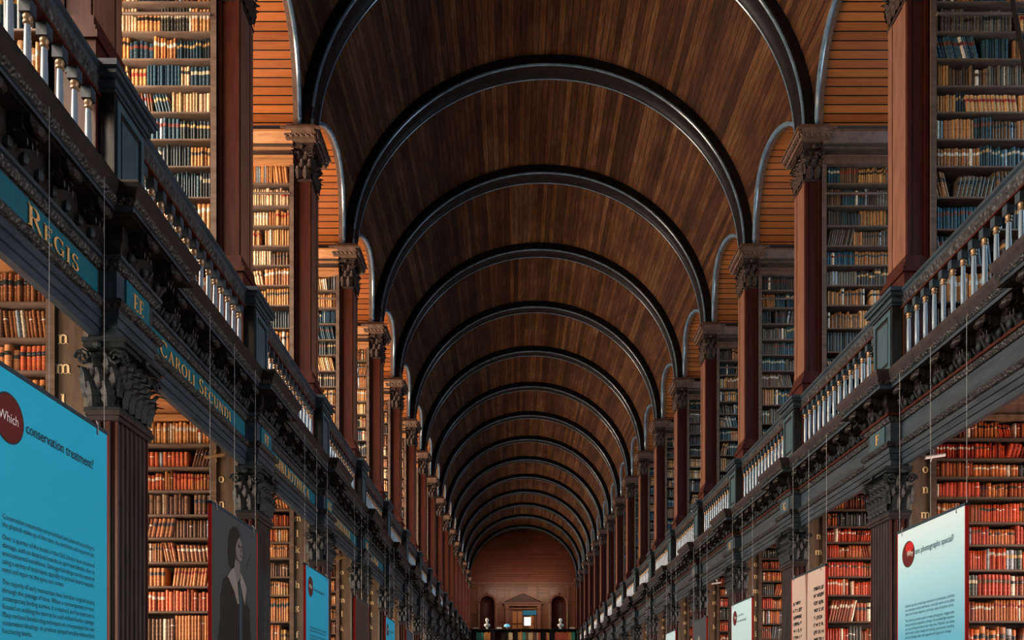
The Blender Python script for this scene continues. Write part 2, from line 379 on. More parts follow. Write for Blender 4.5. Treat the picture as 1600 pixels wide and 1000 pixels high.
# ------------------------------------------------------------------ capitals
def leaf(mb, base, out, up, side, w, h, curl, mi=0):
    """an acanthus leaf: rises along up, curls towards out"""
    B, O, U, S = Vector(base), Vector(out), Vector(up), Vector(side)
    rows = []
    for i in range(8):
        t = i / 7
        if t < 0.75: c = B + U * h * t * 1.25 + O * curl * (t ** 2) * 0.7
        else:
            a = (t - 0.75) / 0.25 * PI * 0.9
            c = B + U * (h * 0.9375 + 0.22 * curl * math.sin(a)) + O * (curl * 0.39 + curl * 0.4 * (1 - math.cos(a)))
        ww = w * (0.75 + 0.35 * math.sin(PI * min(1, t * 1.1))) * (1 - 0.55 * max(0, t - 0.6) / 0.4)
        ww *= 1.0 if i % 2 == 0 else 0.82
        rows.append([tuple(c - S * ww / 2 + O * -0.006), tuple(c - S * ww / 4 + O * 0.006), tuple(c + O * 0.016), tuple(c + S * ww / 4 + O * 0.006), tuple(c + S * ww / 2 + O * -0.006)])
    mb.grid(rows, mi)
def capital(mb, cx, cy, hx, hy, z0, h, over=0.09, lw=0.11, blind=0, tiers=3):
    """Corinthian-like capital on a rectangular shaft with half sizes hx, hy"""
    mb.box(cx - hx, cx + hx, cy - hy, cy + hy, z0, z0 + h * 0.86)
    mb.box(cx - hx - 0.02, cx + hx + 0.02, cy - hy - 0.02, cy + hy + 0.02, z0, z0 + 0.03)
    faces = [((0, -1, 0), (1, 0, 0), hy, hx), ((0, 1, 0), (1, 0, 0), hy, hx), ((1, 0, 0), (0, 1, 0), hx, hy), ((-1, 0, 0), (0, 1, 0), hx, hy)]
    for o, sd, d, half in faces:
        if blind and o[0] == blind: continue
        nl = max(2, round(2 * half / lw))
        for tier in range(tiers):
            cnt = nl + (1 if tier % 2 else 0)
            for i in range(cnt):
                p = -half + 2 * half * ((i + 0.5) / nl if tier % 2 == 0 else i / nl)
                b = Vector((cx, cy, z0 + 0.03)) + Vector(o) * (d + (0.03, 0.012, 0.0)[tier]) + Vector(sd) * p + Vector((0, 0, (0, 0.14, 0.36)[tier] * h))
                leaf(mb, b, o, (0, 0, 1), sd, 2 * half / nl * 0.95, h * (0.30, 0.36, 0.36)[tier], over * (0.75, 0.85, 0.8)[tier])
        # scrolls under the abacus
        for sg in (-1, 1):
            c = Vector((cx, cy, z0 + h * 0.74)) + Vector(o) * (d + over * 0.45) + Vector(sd) * sg * (half + 0.01)
            pts = []
            for i in range(14):
                a = i / 13 * PI * 3.2; r = 0.055 * (1 - i / 15)
                pts.append(tuple(c + Vector(sd) * sg * r * math.cos(a) + Vector((0, 0, 1)) * r * math.sin(a)))
            mb.tube(pts, 0.013, 5)
        mb.sphere(tuple(Vector((cx, cy, z0 + h * 0.9)) + Vector(o) * (d + over * 0.75)), 0.03, 6, 4)
    a = over
    l, r = (0 if blind < 0 else 1), (0 if blind > 0 else 1)
    mb.box(cx - hx - a * 0.6 * l, cx + hx + a * 0.6 * r, cy - hy - a * 0.6, cy + hy + a * 0.6, z0 + h * 0.88, z0 + h * 0.94)
    mb.box(cx - hx - a * 0.8 * l, cx + hx + a * 0.8 * r, cy - hy - a * 0.8, cy + hy + a * 0.8, z0 + h * 0.94, z0 + h)

# ------------------------------------------------------------------ gallery pillars (upper storey)
PX0, PX1, PHY = 3.46, 3.68, 0.20
def make_gallery_pillar(s):
    t = thing('gallery_pillar', 'x', 'pillar', (s * 3.57, 0, E + 3.3), 'gallery pillars carrying the vault')
    hx = (PX1 - PX0) / 2
    q = MB(); q.box(-hx, hx, -PHY, PHY, 0.05, 3.95)
    # raised edges leave a sunk panel on the nave face and on the front face
    for a, b in ((-PHY, -PHY + 0.07), (PHY - 0.09, PHY)): q.box(-s * hx, -s * (hx + 0.014), a, b, 1.3, 3.95, 1)
    q.box(-s * hx, -s * (hx + 0.004), -PHY + 0.07, PHY - 0.09, 1.3, 3.95, 1)  # paler material paints window light onto the nave face; the front is redder wood
    for a, b in ((-hx, -hx + 0.04), (hx - 0.04, hx)): q.box(a, b, -PHY - 0.014, -PHY, 1.3, 3.95)
    q.build('shaft', [M['mahogany'], M['mahogany_light']], t)
    q = MB()
    q.box(-hx - 0.05, hx + 0.05, -PHY - 0.05, PHY + 0.05, 0, 1.12); q.box(-hx - 0.07, hx + 0.07, -PHY - 0.07, PHY + 0.07, 1.12, 1.17)
    q.box(-hx - 0.045, hx + 0.045, -PHY - 0.045, PHY + 0.045, 1.17, 1.22); q.box(-hx - 0.025, hx + 0.025, -PHY - 0.025, PHY + 0.025, 1.22, 1.3)
    q.build('base', M['mahogany'], t)
    q = MB(); capital(q, 0, 0, hx, PHY, 3.95, 0.52, 0.07, 0.09)
    q.build('capital', M['capital_up'], t, fix=False)
    q = MB()
    q.prism([(-0.25, 0.12), (-0.20, 0.0), (0.20, 0.0), (0.25, 0.12)], lambda u, v, tt: (u, tt, 4.47 + v), -0.34, 0.34)
    q.prism([(-0.38, 0.121), (-0.33, 0.002), (0.33, 0.002), (0.38, 0.121)], lambda u, v, tt: (tt, u, 4.47 + v), -0.2, 0.2)
    for i in range(6):
        for yy in (-0.35, 0.35): q.tube([(-0.19 + 0.075 * i + 0.03 * math.cos(a_ / 6 * PI * 1.6), yy, 4.535 + 0.036 * math.sin(a_ / 6 * PI * 1.6)) for a_ in range(7)], 0.013, 5)
    for i in range(9): q.tube([(-s * 0.235, -0.3 + 0.075 * i + 0.03 * math.cos(a_ / 6 * PI * 1.6), 4.535 + 0.036 * math.sin(a_ / 6 * PI * 1.6)) for a_ in range(7)], 0.013, 5)
    q.box(-0.27, 0.27, -0.38, 0.38, 4.59, 4.62); q.box(-0.2, 0.2, -0.3, 0.3, 4.62, 4.70)
    q.build('abacus', M['abacus'], t)
    return t
gp = {s: make_gallery_pillar(s) for s in (-1, 1)}
for s in (-1, 1):
    for k in range(K0, K1 + 1):
        o = gp[s] if k == K0 else copy_tree(gp[s])
        o.location.y = YK(k)
        j = k + 2 if s < 0 else k + 1
        tag(o, ('tall red-brown gallery pillar with carved capital, %s from the camera on the %s' % (ORD[j], SIDE[s])) if j > 0 else 'tall red-brown gallery pillar on the %s behind the camera' % SIDE[s])

# ------------------------------------------------------------------ fluted pilasters (lower storey)
LX0, LX1, LHY = 3.27, 3.47, 0.23
def make_pilaster(s):
    t = thing('fluted_pilaster', 'x', 'pilaster', (s * 3.37, 0, 0), 'fluted pilasters of the lower arcade')
    hx = 0.10
    def flute(n, a, b):
        out = []
        wd = (b - a) / n
        for i in range(n):
            c = a + wd * (i + 0.5); r = wd * 0.33
            out += [(c - r, 0), (c - r * 0.7, -0.013), (c, -0.019), (c + r * 0.7, -0.013), (c + r, 0)]
        return out
    poly = []
    for c, d in flute(7, -LHY, LHY): poly.append((-s * (hx + d), c))      # nave face
    poly += [(-s * hx, LHY), (s * hx, LHY)]
    poly += [(s * hx, -LHY)]
    fr_ = flute(3, -hx, hx)
    for c, d in reversed(fr_): poly.append((s * c, -LHY - d))
    poly.append((-s * hx, -LHY))
    q = MB(); q.prism(poly, lambda u, v, tt: (u, v, tt), 0.35, E + 1.95)
    sh = q.build('shaft', [M['pilaster'], M['mahogany']], t)
    for p_ in sh.data.polygons: p_.material_index = 1 if (abs(p_.normal.y) > 0.6 and abs(p_.center.y) > LHY - 0.03) else 0
    q = MB(); q.box(-0.14, 0.14, -LHY - 0.05, LHY + 0.05, 0, 0.3); q.box(-0.12, 0.12, -LHY - 0.03, LHY + 0.03, 0.3, 0.36); q.build('base', M['pilaster'], t)
    q = MB(); q.box(-s * 0.13, s * 0.10, -LHY - 0.045, LHY + 0.045, E + 1.90, E + 1.93); q.box(-s * 0.115, s * 0.10, -LHY - 0.025, LHY + 0.025, E + 1.87, E + 1.90); q.build('neck_moulding', M['pilaster'], t)
    q = MB(); capital(q, 0, 0, hx, LHY, E + 1.93, 0.47, 0.11, 0.085, s); q.build('capital', M['capital'], t, fix=False)
    return t
fp = {s: make_pilaster(s) for s in (-1, 1)}
for s in (-1, 1):
    for k in range(K0, K1 + 1):
        o = fp[s] if k == K0 else copy_tree(fp[s])
        o.location.y = YK(k)
        j = k + 2 if s < 0 else k + 1
        tag(o, ('dark fluted pilaster with leafy capital under the %s gallery, %s from the camera' % (SIDE[s], ORD[j])) if j > 0 else 'dark fluted pilaster behind the camera on the %s' % SIDE[s])

# ------------------------------------------------------------------ entablature
def sweep_side(mb, s, prof, mi=0):
    """profile (p, z) swept along the gallery front, breaking forward over every pilaster"""
    rows = []
    for p, z in prof:
        row = [(s * (3.38 - p), YA, E + z)]
        for k in range(K0, K1 + 1):
            y = YK(k)
            row += [(s * (3.38 - p), y - 0.27 - p, E + z), (s * (3.26 - p), y - 0.27 - p, E + z), (s * (3.26 - p), y + 0.27 + p, E + z), (s * (3.38 - p), y + 0.27 + p, E + z)]
        row.append((s * (3.38 - p), YB, E + z)); rows.append(row)
    mb.grid(rows, mi)
# serif letters ------------------------------------------------
def bar(x0, y0, x1, y1, w):
    dx, dy = x1 - x0, y1 - y0; l = math.hypot(dx, dy); nx, ny = -dy / l * w / 2, dx / l * w / 2
    return [(x0 + nx, y0 + ny), (x0 - nx, y0 - ny), (x1 - nx, y1 - ny), (x1 + nx, y1 + ny)]
def arcp(cx, cy, rx, ry, a0, a1, wt=0.15, wn=0.05, n=12):
    out = []
    for i in range(n):
        q = []
        for j in (i, i + 1):
            a = math.radians(a0 + (a1 - a0) * j / n); wd = wn + (wt - wn) * abs(math.cos(a)) ** 1.5
            q.append(((cx + (rx - wd / 2) * math.cos(a), cy + (ry - wd / 2) * math.sin(a)), (cx + (rx + wd / 2) * math.cos(a), cy + (ry + wd / 2) * math.sin(a))))
        out.append([q[0][0], q[0][1], q[1][1], q[1][0]])
    return out
T, N_ = 0.15, 0.05
def stem(x, y0=0.0, y1=1.0, sb=True, st=True, w=T):
    r = [bar(x, y0, x, y1, w)]
    if sb: r.append(bar(x - w, y0 + 0.02, x + w, y0 + 0.02, 0.04))
    if st: r.append(bar(x - w, y1 - 0.02, x + w, y1 - 0.02, 0.04))
    return r
GL = {
 'I': (0.32, stem(0.16)),
 'E': (0.66, stem(0.17) + [bar(0.15, 0.97, 0.58, 0.97, N_), bar(0.15, 0.5, 0.46, 0.5, N_), bar(0.15, 0.03, 0.6, 0.03, N_), bar(0.58, 0.98, 0.58, 0.8, 0.045), bar(0.6, 0.02, 0.62, 0.2, 0.045), bar(0.46, 0.42, 0.46, 0.58, 0.04)]),
 'F': (0.62, stem(0.17) + [bar(0.15, 0.97, 0.56, 0.97, N_), bar(0.15, 0.52, 0.45, 0.52, N_), bar(0.56, 0.98, 0.56, 0.8, 0.045), bar(0.45, 0.44, 0.45, 0.6, 0.04)]),
 'L': (0.62, stem(0.17) + [bar(0.15, 0.03, 0.56, 0.03, N_), bar(0.57, 0.02, 0.59, 0.24, 0.05)]),
 'T': (0.74, stem(0.37, st=False) + [bar(0.04, 0.97, 0.70, 0.97, N_), bar(0.05, 0.98, 0.03, 0.78, 0.05), bar(0.69, 0.98, 0.71, 0.78, 0.05)]),
 'H': (0.86, stem(0.17) + stem(0.69) + [bar(0.15, 0.52, 0.7, 0.52, N_)]),
 'N': (0.88, stem(0.15, w=0.06) + stem(0.73, sb=False, w=0.06) + [bar(0.16, 0.97, 0.72, 0.03, T)]),
 'M': (1.02, stem(0.14, w=0.06) + stem(0.86, w=T) + [bar(0.15, 0.97, 0.48, 0.03, 0.13), bar(0.48, 0.03, 0.84, 0.97, 0.05)]),
 'A': (0.86, [bar(0.12, 0.0, 0.42, 0.98, 0.05), bar(0.72, 0.0, 0.40, 1.0, T), bar(0.22, 0.36, 0.6, 0.36, 0.045), bar(0.02, 0.02, 0.24, 0.02, 0.04), bar(0.58, 0.02, 0.86, 0.02, 0.04)]),
 'V': (0.84, [bar(0.14, 1.0, 0.44, 0.02, T), bar(0.74, 1.0, 0.46, 0.02, 0.05)]),
 'U': (0.84, [bar(0.17, 0.35, 0.17, 1.0, T), bar(0.68, 0.35, 0.68, 1.0, 0.06), bar(0.02, 0.98, 0.32, 0.98, 0.04), bar(0.56, 0.98, 0.8, 0.98, 0.04)] + arcp(0.42, 0.35, 0.255, 0.32, 180, 360, 0.12, 0.06)),
 'O': (0.88, arcp(0.43, 0.5, 0.35, 0.47, 0, 360, 0.16, 0.05, 22)),
 'C': (0.78, arcp(0.43, 0.5, 0.35, 0.47, 42, 318, 0.16, 0.05, 18) + [bar(0.69, 0.98, 0.69, 0.72, 0.045), bar(0.69, 0.12, 0.71, 0.26, 0.03)]),
 'G': (0.86, arcp(0.43, 0.5, 0.35, 0.47, 42, 318, 0.16, 0.05, 18) + [bar(0.69, 0.98, 0.69, 0.72, 0.045), bar(0.7, 0.05, 0.7, 0.42, 0.13), bar(0.54, 0.42, 0.84, 0.42, 0.04)]),
 'S': (0.6, arcp(0.3, 0.73, 0.2, 0.23, 25, 270, 0.12, 0.06, 10) + arcp(0.3, 0.26, 0.22, 0.24, -150, 90, 0.13, 0.06, 10) + [bar(0.5, 0.98, 0.5, 0.76, 0.04), bar(0.08, 0.02, 0.08, 0.28, 0.04)]),
 'R': (0.8, stem(0.17) + arcp(0.36, 0.74, 0.24, 0.23, -90, 90, 0.14, 0.05, 9) + [bar(0.15, 0.97, 0.38, 0.97, N_), bar(0.15, 0.5, 0.38, 0.5, N_), bar(0.4, 0.5, 0.72, 0.03, 0.13), bar(0.66, 0.02, 0.84, 0.02, 0.04)]),
 'B': (0.74, stem(0.17) + arcp(0.34, 0.75, 0.22, 0.22, -90, 90, 0.14, 0.05, 9) + arcp(0.36, 0.26, 0.26, 0.24, -90, 90, 0.15, 0.05, 9) + [bar(0.15, 0.97, 0.36, 0.97, N_), bar(0.15, 0.52, 0.36, 0.52, N_), bar(0.15, 0.03, 0.38, 0.03, N_)]),
 'D': (0.88, stem(0.17) + arcp(0.36, 0.5, 0.4, 0.47, -90, 90, 0.16, 0.05, 14) + [bar(0.15, 0.97, 0.38, 0.97, N_), bar(0.15, 0.03, 0.38, 0.03, N_)]),
 ' ': (0.45, []),
 'l': (0.34, stem(0.17, 0, 1.0, True, False, 0.17) + [bar(0.02, 0.97, 0.2, 0.97, 0.05)]),
 'i': (0.34, stem(0.17, 0, 0.66, True, False, 0.17) + [bar(0.02, 0.64, 0.2, 0.64, 0.05)] + arcp(0.17, 0.9, 0.05, 0.05, 0, 360, 0.1, 0.1, 10)),
 'n': (0.72, stem(0.18, 0, 0.66, True, False, 0.16) + stem(0.56, 0, 0.48, True, False, 0.16) + [bar(0.03, 0.64, 0.2, 0.64, 0.05)] + arcp(0.39, 0.46, 0.17, 0.17, 0, 150, 0.16, 0.08, 9)),
 'm': (1.1, stem(0.18, 0, 0.66, True, False, 0.16) + stem(0.55, 0, 0.48, True, False, 0.16) + stem(0.92, 0, 0.48, True, False, 0.16) + [bar(0.03, 0.64, 0.2, 0.64, 0.05)] + arcp(0.38, 0.46, 0.17, 0.17, 0, 150, 0.16, 0.08, 9) + arcp(0.75, 0.46, 0.17, 0.17, 0, 150, 0.16, 0.08, 9)),
 'h': (0.72, stem(0.18, 0, 1.0, True, False, 0.16) + stem(0.56, 0, 0.48, True, False, 0.16) + [bar(0.03, 0.97, 0.2, 0.97, 0.05)] + arcp(0.39, 0.46, 0.17, 0.17, 0, 150, 0.16, 0.08, 9)),
 'k': (0.74, stem(0.18, 0, 1.0, True, False, 0.16) + [bar(0.03, 0.97, 0.2, 0.97, 0.05), bar(0.24, 0.26, 0.56, 0.62, 0.06), bar(0.34, 0.4, 0.6, 0.02, 0.15), bar(0.44, 0.64, 0.68, 0.64, 0.05), bar(0.44, 0.02, 0.72, 0.02, 0.05)]),
 'o': (0.66, arcp(0.32, 0.33, 0.24, 0.3, 0, 360, 0.17, 0.06, 18)),
 'g': (0.66, arcp(0.28, 0.45, 0.17, 0.17, 0, 360, 0.13, 0.06, 14) + arcp(0.3, 0.0, 0.24, 0.14, 0, 360, 0.1, 0.08, 14) + [bar(0.42, 0.6, 0.6, 0.66, 0.07), bar(0.2, 0.3, 0.2, 0.12, 0.08)]),
 'f': (0.46, stem(0.18, 0, 0.85, True, False, 0.16) + [bar(0.03, 0.63, 0.4, 0.63, 0.05)] + arcp(0.32, 0.82, 0.14, 0.14, 30, 180, 0.1, 0.07, 8)),
}
def word_mesh(txt, fn, size, th, small=None):
    """letters laid out from u = 0; first letters of words full size, the rest at `small`"""
    mb = MB(); u = 0; start = True
    for ch in txt:
        wd, parts = GL[ch]; sc = size if (start or small is None) else size * small
        for p in parts: mb.prism([(u + a * sc, b * sc) for a, b in p], fn, 0, th)
        u += wd * sc + 0.10 * size; start = ch == ' '
    return mb, u
def text_width(txt, size, small=None):
    return word_mesh(txt, lambda a, b, c: (a, b, c), size, 1, small)[1]

for s in (-1, 1):
    ent = thing('gallery_entablature', 'long dark carved entablature below the %s gallery balustrade, resting on the fluted pilasters' % SIDE[s], 'entablature', (s * 3.3, YA, E + 2.42))
    def P(mb, name, mat, smooth=False):
        mb.v = [(x - s * 3.3, y - YA, z - E - 2.42) for x, y, z in mb.v]
        return mb.build(name, mat, ent, smooth)
    q = MB(); sweep_side(q, s, [(-0.05, 3.18), (-0.05, 2.42), (0.0, 2.42), (0.0, 2.475), (0.014, 2.48), (0.014, 2.535), (0.028, 2.54), (0.028, 2.59)]); P(q, 'architrave', M['oak_grey'])
    q = MB(); sweep_side(q, s, [(0.028, 2.59), (0.05, 2.60), (0.065, 2.63), (0.05, 2.655), (0.0, 2.66)]); P(q, 'carved_moulding', M['oak_carved_fine'])
    q = MB(); sweep_side(q, s, [(0.0, 2.66), (0.0, 2.86)]); P(q, 'frieze', M['oak_grey'])
    q = MB(); sweep_side(q, s, [(0.0, 2.86), (0.02, 2.865), (0.035, 2.90), (0.035, 2.915)]); P(q, 'carved_moulding', M['oak_carved_fine'])
    q = MB(); sweep_side(q, s, [(0.035, 2.915), (0.055, 2.917), (0.055, 2.94), (0.04, 2.942)]); P(q, 'fillet', M['mahogany'] if s > 0 else M['oak_grey'])
    q = MB(); sweep_side(q, s, [(0.04, 2.942), (0.05, 2.99), (0.075, 3.02), (0.075, 3.115), (0.22, 3.12)]); P(q, 'bed_moulding', M['oak_black'])
    q = MB(); sweep_side(q, s, [(0.19, 3.118), (0.20, 3.125), (0.20, 3.165), (0.212, 3.17)]); P(q, 'corona', M['oak_grey'])
    q = MB(); sweep_side(q, s, [(0.212, 3.17), (0.225, 3.185), (0.235, 3.205), (0.225, 3.212)]); P(q, 'carved_moulding', M['oak_carved_fine'])
    q = MB(); sweep_side(q, s, [(0.225, 3.212), (0.235, 3.23), (0.253, 3.265), (0.26, 3.29), (0.26, 3.305), (-0.4, 3.31)]); P(q, 'cyma', M['pilaster'] if s > 0 else M['oak_black'])
    # eggs of the bed moulding and leafy modillions
    eg = MB(); mo = MB()
    eg1 = MB(); eg1.sphere((0, 0, 0), 0.036, 10, 6, (0.8, 0.9, 1.1)); eg1.tube([(0, 0.072, -0.03), (s * -0.03, 0.072, 0.035)], 0.009, 4); eg_me = eg1.mesh('egg', M['capital'], True, True)
    mo1 = MB()
    for (a, b, c, d, hh) in ((0, 0.04, -0.08, 0.015, 0.075), (0.04, 0.085, -0.065, 0.015, 0.075), (0.085, 0.125, -0.045, 0.015, 0.07)): mo1.box(-s * a, -s * b, -hh, hh, c, d)
    for jj in (-1, 0, 1): leaf(mo1, (s * 0.01, jj * 0.045, -0.08), (0, 0, -1), (-s, 0, 0), (0, 1, 0), 0.05, 0.11, 0.045)
    mo1.sphere((-s * 0.13, 0, -0.04), 0.035, 8, 5, (1, 2.0, 1)); mo_me = mo1.mesh('modillion', M['oak_black'], False, True)
    for k in range(K0, K1):
        y0, y1 = YK(k) + 0.42, YK(k + 1) - 0.42
        el = [(3.318, y0 + (y1 - y0) * (i + 0.5) / 15) for i in range(15)] + [(3.198, YK(k) - 0.2 + 0.2 * i) for i in range(3)]
        for x, y in el:
            if -1 <= k <= 3: put('egg', eg_me, ent, (s * (x - 3.3), y - YA, 2.985 - 2.42))
            else: eg.sphere((s * x, y, E + 2.985), 0.036, 6, 4, (0.8, 0.9, 1.1))
        for y, f in [(y0 + (y1 - y0) * (i + 0.5) / 6, 0.0) for i in range(6)] + [(YK(k) - 0.19, 0.12), (YK(k) + 0.19, 0.12)]:
            xo = 3.305 - f
            if -2 <= k <= 9: put('modillion', mo_me, ent, (s * (xo - 3.3), y - YA, 3.10 - 2.42))
            else: mo.box(s * xo, s * (xo - 0.19), y - 0.075, y + 0.075, E + 3.04, E + 3.115)
    P(eg, 'egg_moulding', M['capital'], True)['kind'] = 'stuff'; P(mo, 'modillion_row', M['oak_black'])['kind'] = 'stuff'
    # lettering
    if s < 0:
        for k, txt, sm, ya, yb in ((-2, 'REGIS', 0.78, 4.71, 5.28), (-1, 'CAROLI SECUNDI', 0.78, 6.47, 8.1), (0, 'BIBLIOTHECA', None, 9.6, 11.2), (1, 'USSERIANA', None, 12.5, 14.0), (2, 'OLIM', None, 15.7, 16.9)):
            yc0, yc1 = YK(k) + 0.29, YK(k + 1) - 0.29
            q = MB(); q.box(-3.377, -3.392, yc0, yc1, E + 2.672, E + 2.85)
            p = P(q, 'inscription_panel', M['teal_paint']); tag(p, 'teal painted panel with gilt capitals')
            size = 0.125; wdt = text_width(txt, size, sm); f = (yb - ya) / wdt
            u_ = 0.0; st = True
            for ch in txt:
                sz = size if (st or sm is None) else size * sm
                if ch != ' ':
                    q, _ = word_mesh(ch, lambda a, b, c, f=f, ya=ya, u_=u_: (-3.372 + c + 3.3, ya + (u_ + a) * f - YA, 2.70 + b - 2.42), sz, 0.006)
                    q.build('gilt_letter', M['gilt'], p)
                u_ += GL[ch][0] * sz + 0.10 * size; st = ch == ' '
        q, _ = word_mesh('M', lambda a, b, c: (-3.372 + c + 3.3, 4.30 + a - YA, 2.70 + b - 2.42), 0.1, 0.006); q.build('gilt_letter', M['gilt'], ent)
    for k, txt in (((-1, 'EE'), (0, 'FF'), (1, 'GG'), (2, 'HH')) if s < 0 else ((0, 'F'), (1, 'G'), (2, 'H'), (3, 'I'))):
        q = MB(); q.box(s * 3.245, s * 3.26, YK(k) - 0.16, YK(k) + 0.19, E + 2.67, E + 2.855); pl = P(q, 'letter_plaque', M['oak_panel'] if s > 0 else M['teal_paint'])
        wdt = text_width(txt, 0.11)
        if s < 0: fn = lambda a, b, c: (-3.245 + c + 3.3, YK(k) - wdt / 2 + 0.02 + a - YA, 2.705 + b - 2.42)
        else: fn = lambda a, b, c: (3.245 - c - 3.3, YK(k) + wdt / 2 - a - YA, 2.705 + b - 2.42)
        q, _ = word_mesh(txt, fn, 0.11, 0.006); q.build('letter', M['gilt'], pl)

# gallery floor and the flat ceiling under it, partitions between the alcoves
for s in (-1, 1):
    m = MB(); m.box(s * 3.3, s * 6.3, YA, YB, E + 3.18, E + 3.3); o = m.build('floor', M['shelf']); struct(o)

# ------------------------------------------------------------------ balustrade
def make_post(s):
    t = thing('balustrade_post', 'x', 'post', (s * 3.42, 0, E + 3.3), 'panelled posts of the gallery balustrade')
    q = MB(); q.box(-0.12, 0.12, -0.22, 0.22, 0, 0.78); q.box(-0.135, 0.135, -0.235, 0.235, 0, 0.10); q.build('body', M['oak_black'], t)
    q = MB()
    x = -s * 0.12
    for a, b, c, d in ((-0.20, -0.155, 0.14, 0.75), (0.155, 0.20, 0.14, 0.75), (-0.155, 0.155, 0.14, 0.19), (-0.155, 0.155, 0.70, 0.75)): q.box(x, x - s * 0.014, a, b, c, d)
    q.box(x, x - s * 0.006, -0.12, 0.12, 0.23, 0.66)
    q.build('panel', M['oak_panel'], t)
    q = MB()
    for e, z0, z1 in ((0.015, 0.78, 0.80), (0.03, 0.80, 0.83), (0.02, 0.83, 0.86), (0.05, 0.86, 0.895), (0.065, 0.895, 0.935)): q.box(-0.12 - e, 0.12 + e, -0.22 - e * 1.6, 0.22 + e * 1.6, z0, z1)
    q.build('cap', M['oak_grey'], t)
    return t
bp_ = {s: make_post(s) for s in (-1, 1)}
for s in (-1, 1):
    for k in range(K0, K1 + 1):
        o = bp_[s] if k == K0 else copy_tree(bp_[s]); o.location.y = YK(k)
        j = k + 2 if s < 0 else k + 1
        tag(o, ('dark panelled balustrade post on the %s gallery edge, %s from the camera' % (SIDE[s], ORD[j])) if j > 0 else 'dark panelled balustrade post behind the camera on the %s' % SIDE[s])
bal = MB()
bal.lathe([(0.03, 0.0), (0.03, 0.03), (0.022, 0.05), (0.026, 0.08), (0.018, 0.10), (0.021, 0.18), (0.021, 0.33), (0.018, 0.45), (0.017, 0.475)], 10)
bal_s = MB(); bal_s.lathe([(0.017, 0.475), (0.026, 0.483), (0.026, 0.493), (0.018, 0.50), (0.024, 0.51), (0.027, 0.522), (0.024, 0.535)], 10)
bal_b = MB(); bal_b.box(-0.033, 0.033, -0.033, 0.033, 0.535, 0.615)
bb = MB()
for src, mi in ((bal, 0), (bal_s, 1), (bal_b, 2)): bb.add(src.v, src.f, mi)
bal_me = bb.mesh('baluster', [M['baluster'], M['baluster_ring'], M['oak_grey']], smooth=True, fix=True)
def make_balustrade(s):
    t = thing('balustrade', 'x', 'balustrade', (s * 3.43, 0, E + 3.3), 'balustrades along the gallery edge')
    y0, y1 = -D / 2 + 0.222, D / 2 - 0.222
    q = MB()
    q.prism([(-s * 0.05, 0.855), (s * 0.05, 0.855), (s * 0.07, 0.88), (s * 0.07, 0.92), (-s * 0.06, 0.93), (-s * 0.08, 0.92), (-s * 0.08, 0.895), (-s * 0.06, 0.88)], lambda u, v, tt: (u, tt, v), y0, y1)
    q.build('handrail', M['oak_grey'], t)
    q = MB(); q.prism([(-s * 0.03, 0.765), (s * 0.05, 0.765), (s * 0.05, 0.855), (-s * 0.055, 0.855), (-s * 0.045, 0.81)], lambda u, v, tt: (u, tt, v), y0, y1); q.build('carved_frieze', M['oak_carved'], t)
    q = MB(); q.box(-0.045, 0.045, y0, y1, 0.745, 0.765); q.build('under_rail', M['mahogany'], t)
    q = MB(); q.box(-0.06, 0.06, y0, y1, 0, 0.10); q.box(-0.05, 0.05, y0, y1, 0.10, 0.13); q.build('base_rail', M['oak_grey'], t)
    n = 15
    for i in range(n):
        y = y0 + (y1 - y0) * (i + 0.5) / n; put('baluster', bal_me, t, (0, y, 0.13))
    return t
bl = {s: make_balustrade(s) for s in (-1, 1)}
for s in (-1, 1):
    for k in range(K0, K1):
        o = bl[s] if k == K0 else copy_tree(bl[s]); o.location.y = YK(k) + D / 2
        j = k + 3 if s < 0 else k + 2
        tag(o, ('row of turned balusters under a carved handrail, %s gallery bay %s from the camera' % (SIDE[s], ORD[j])) if j > 0 else 'row of turned balusters behind the camera on the %s' % SIDE[s])

# ------------------------------------------------------------------ bookcases
UP = [3.34, 3.73, 4.12, 4.50, 4.87, 5.20, 5.52, 5.80, 6.08, 6.35, 6.63, 6.91, 7.22]
UPTOP = 7.50
LOW = [-1.5, -1.05, -0.6, -0.15, 0.25, 0.62, 0.92, 1.18, 1.43, 1.68, 1.92, 2.17, 2.41, 2.65]
LOW_B = [-1.5, -1.05, -0.6, -0.15, 0.25, 0.70, 1.10, 1.47, 1.73, 1.99, 2.21, 2.43, 2.67]
LOW_R = [-1.5, -1.05, -0.6, -0.15, 0.45, 0.82, 1.08, 1.35, 1.61, 1.84, 2.10, 2.31, 2.50, 2.71]
LOWTOP = 2.90
def low_rows(k, s):
    if s > 0: return LOW_R if k % 2 == 0 else LOW_B
    return LOW if k % 2 == 0 else LOW_B
BX0, BX1 = 3.74, 6.28
def case_label(k, s, tier):
    j = k + 2 if s < 0 else k + 1
    return (ORD[j] if j > 1 else 'nearest') if j > 0 else None
books = []
boards_me = {}
def board(w_, d_, mat):
    key = (round(w_, 3), round(d_, 3), mat.name)
    if key not in boards_me:
        q = MB(); q.box(0, w_, 0, d_, -0.022, 0); q.box(0, w_, -0.006, 0, -0.018, -0.004); boards_me[key] = q.mesh('shelf', mat)
    return boards_me[key]
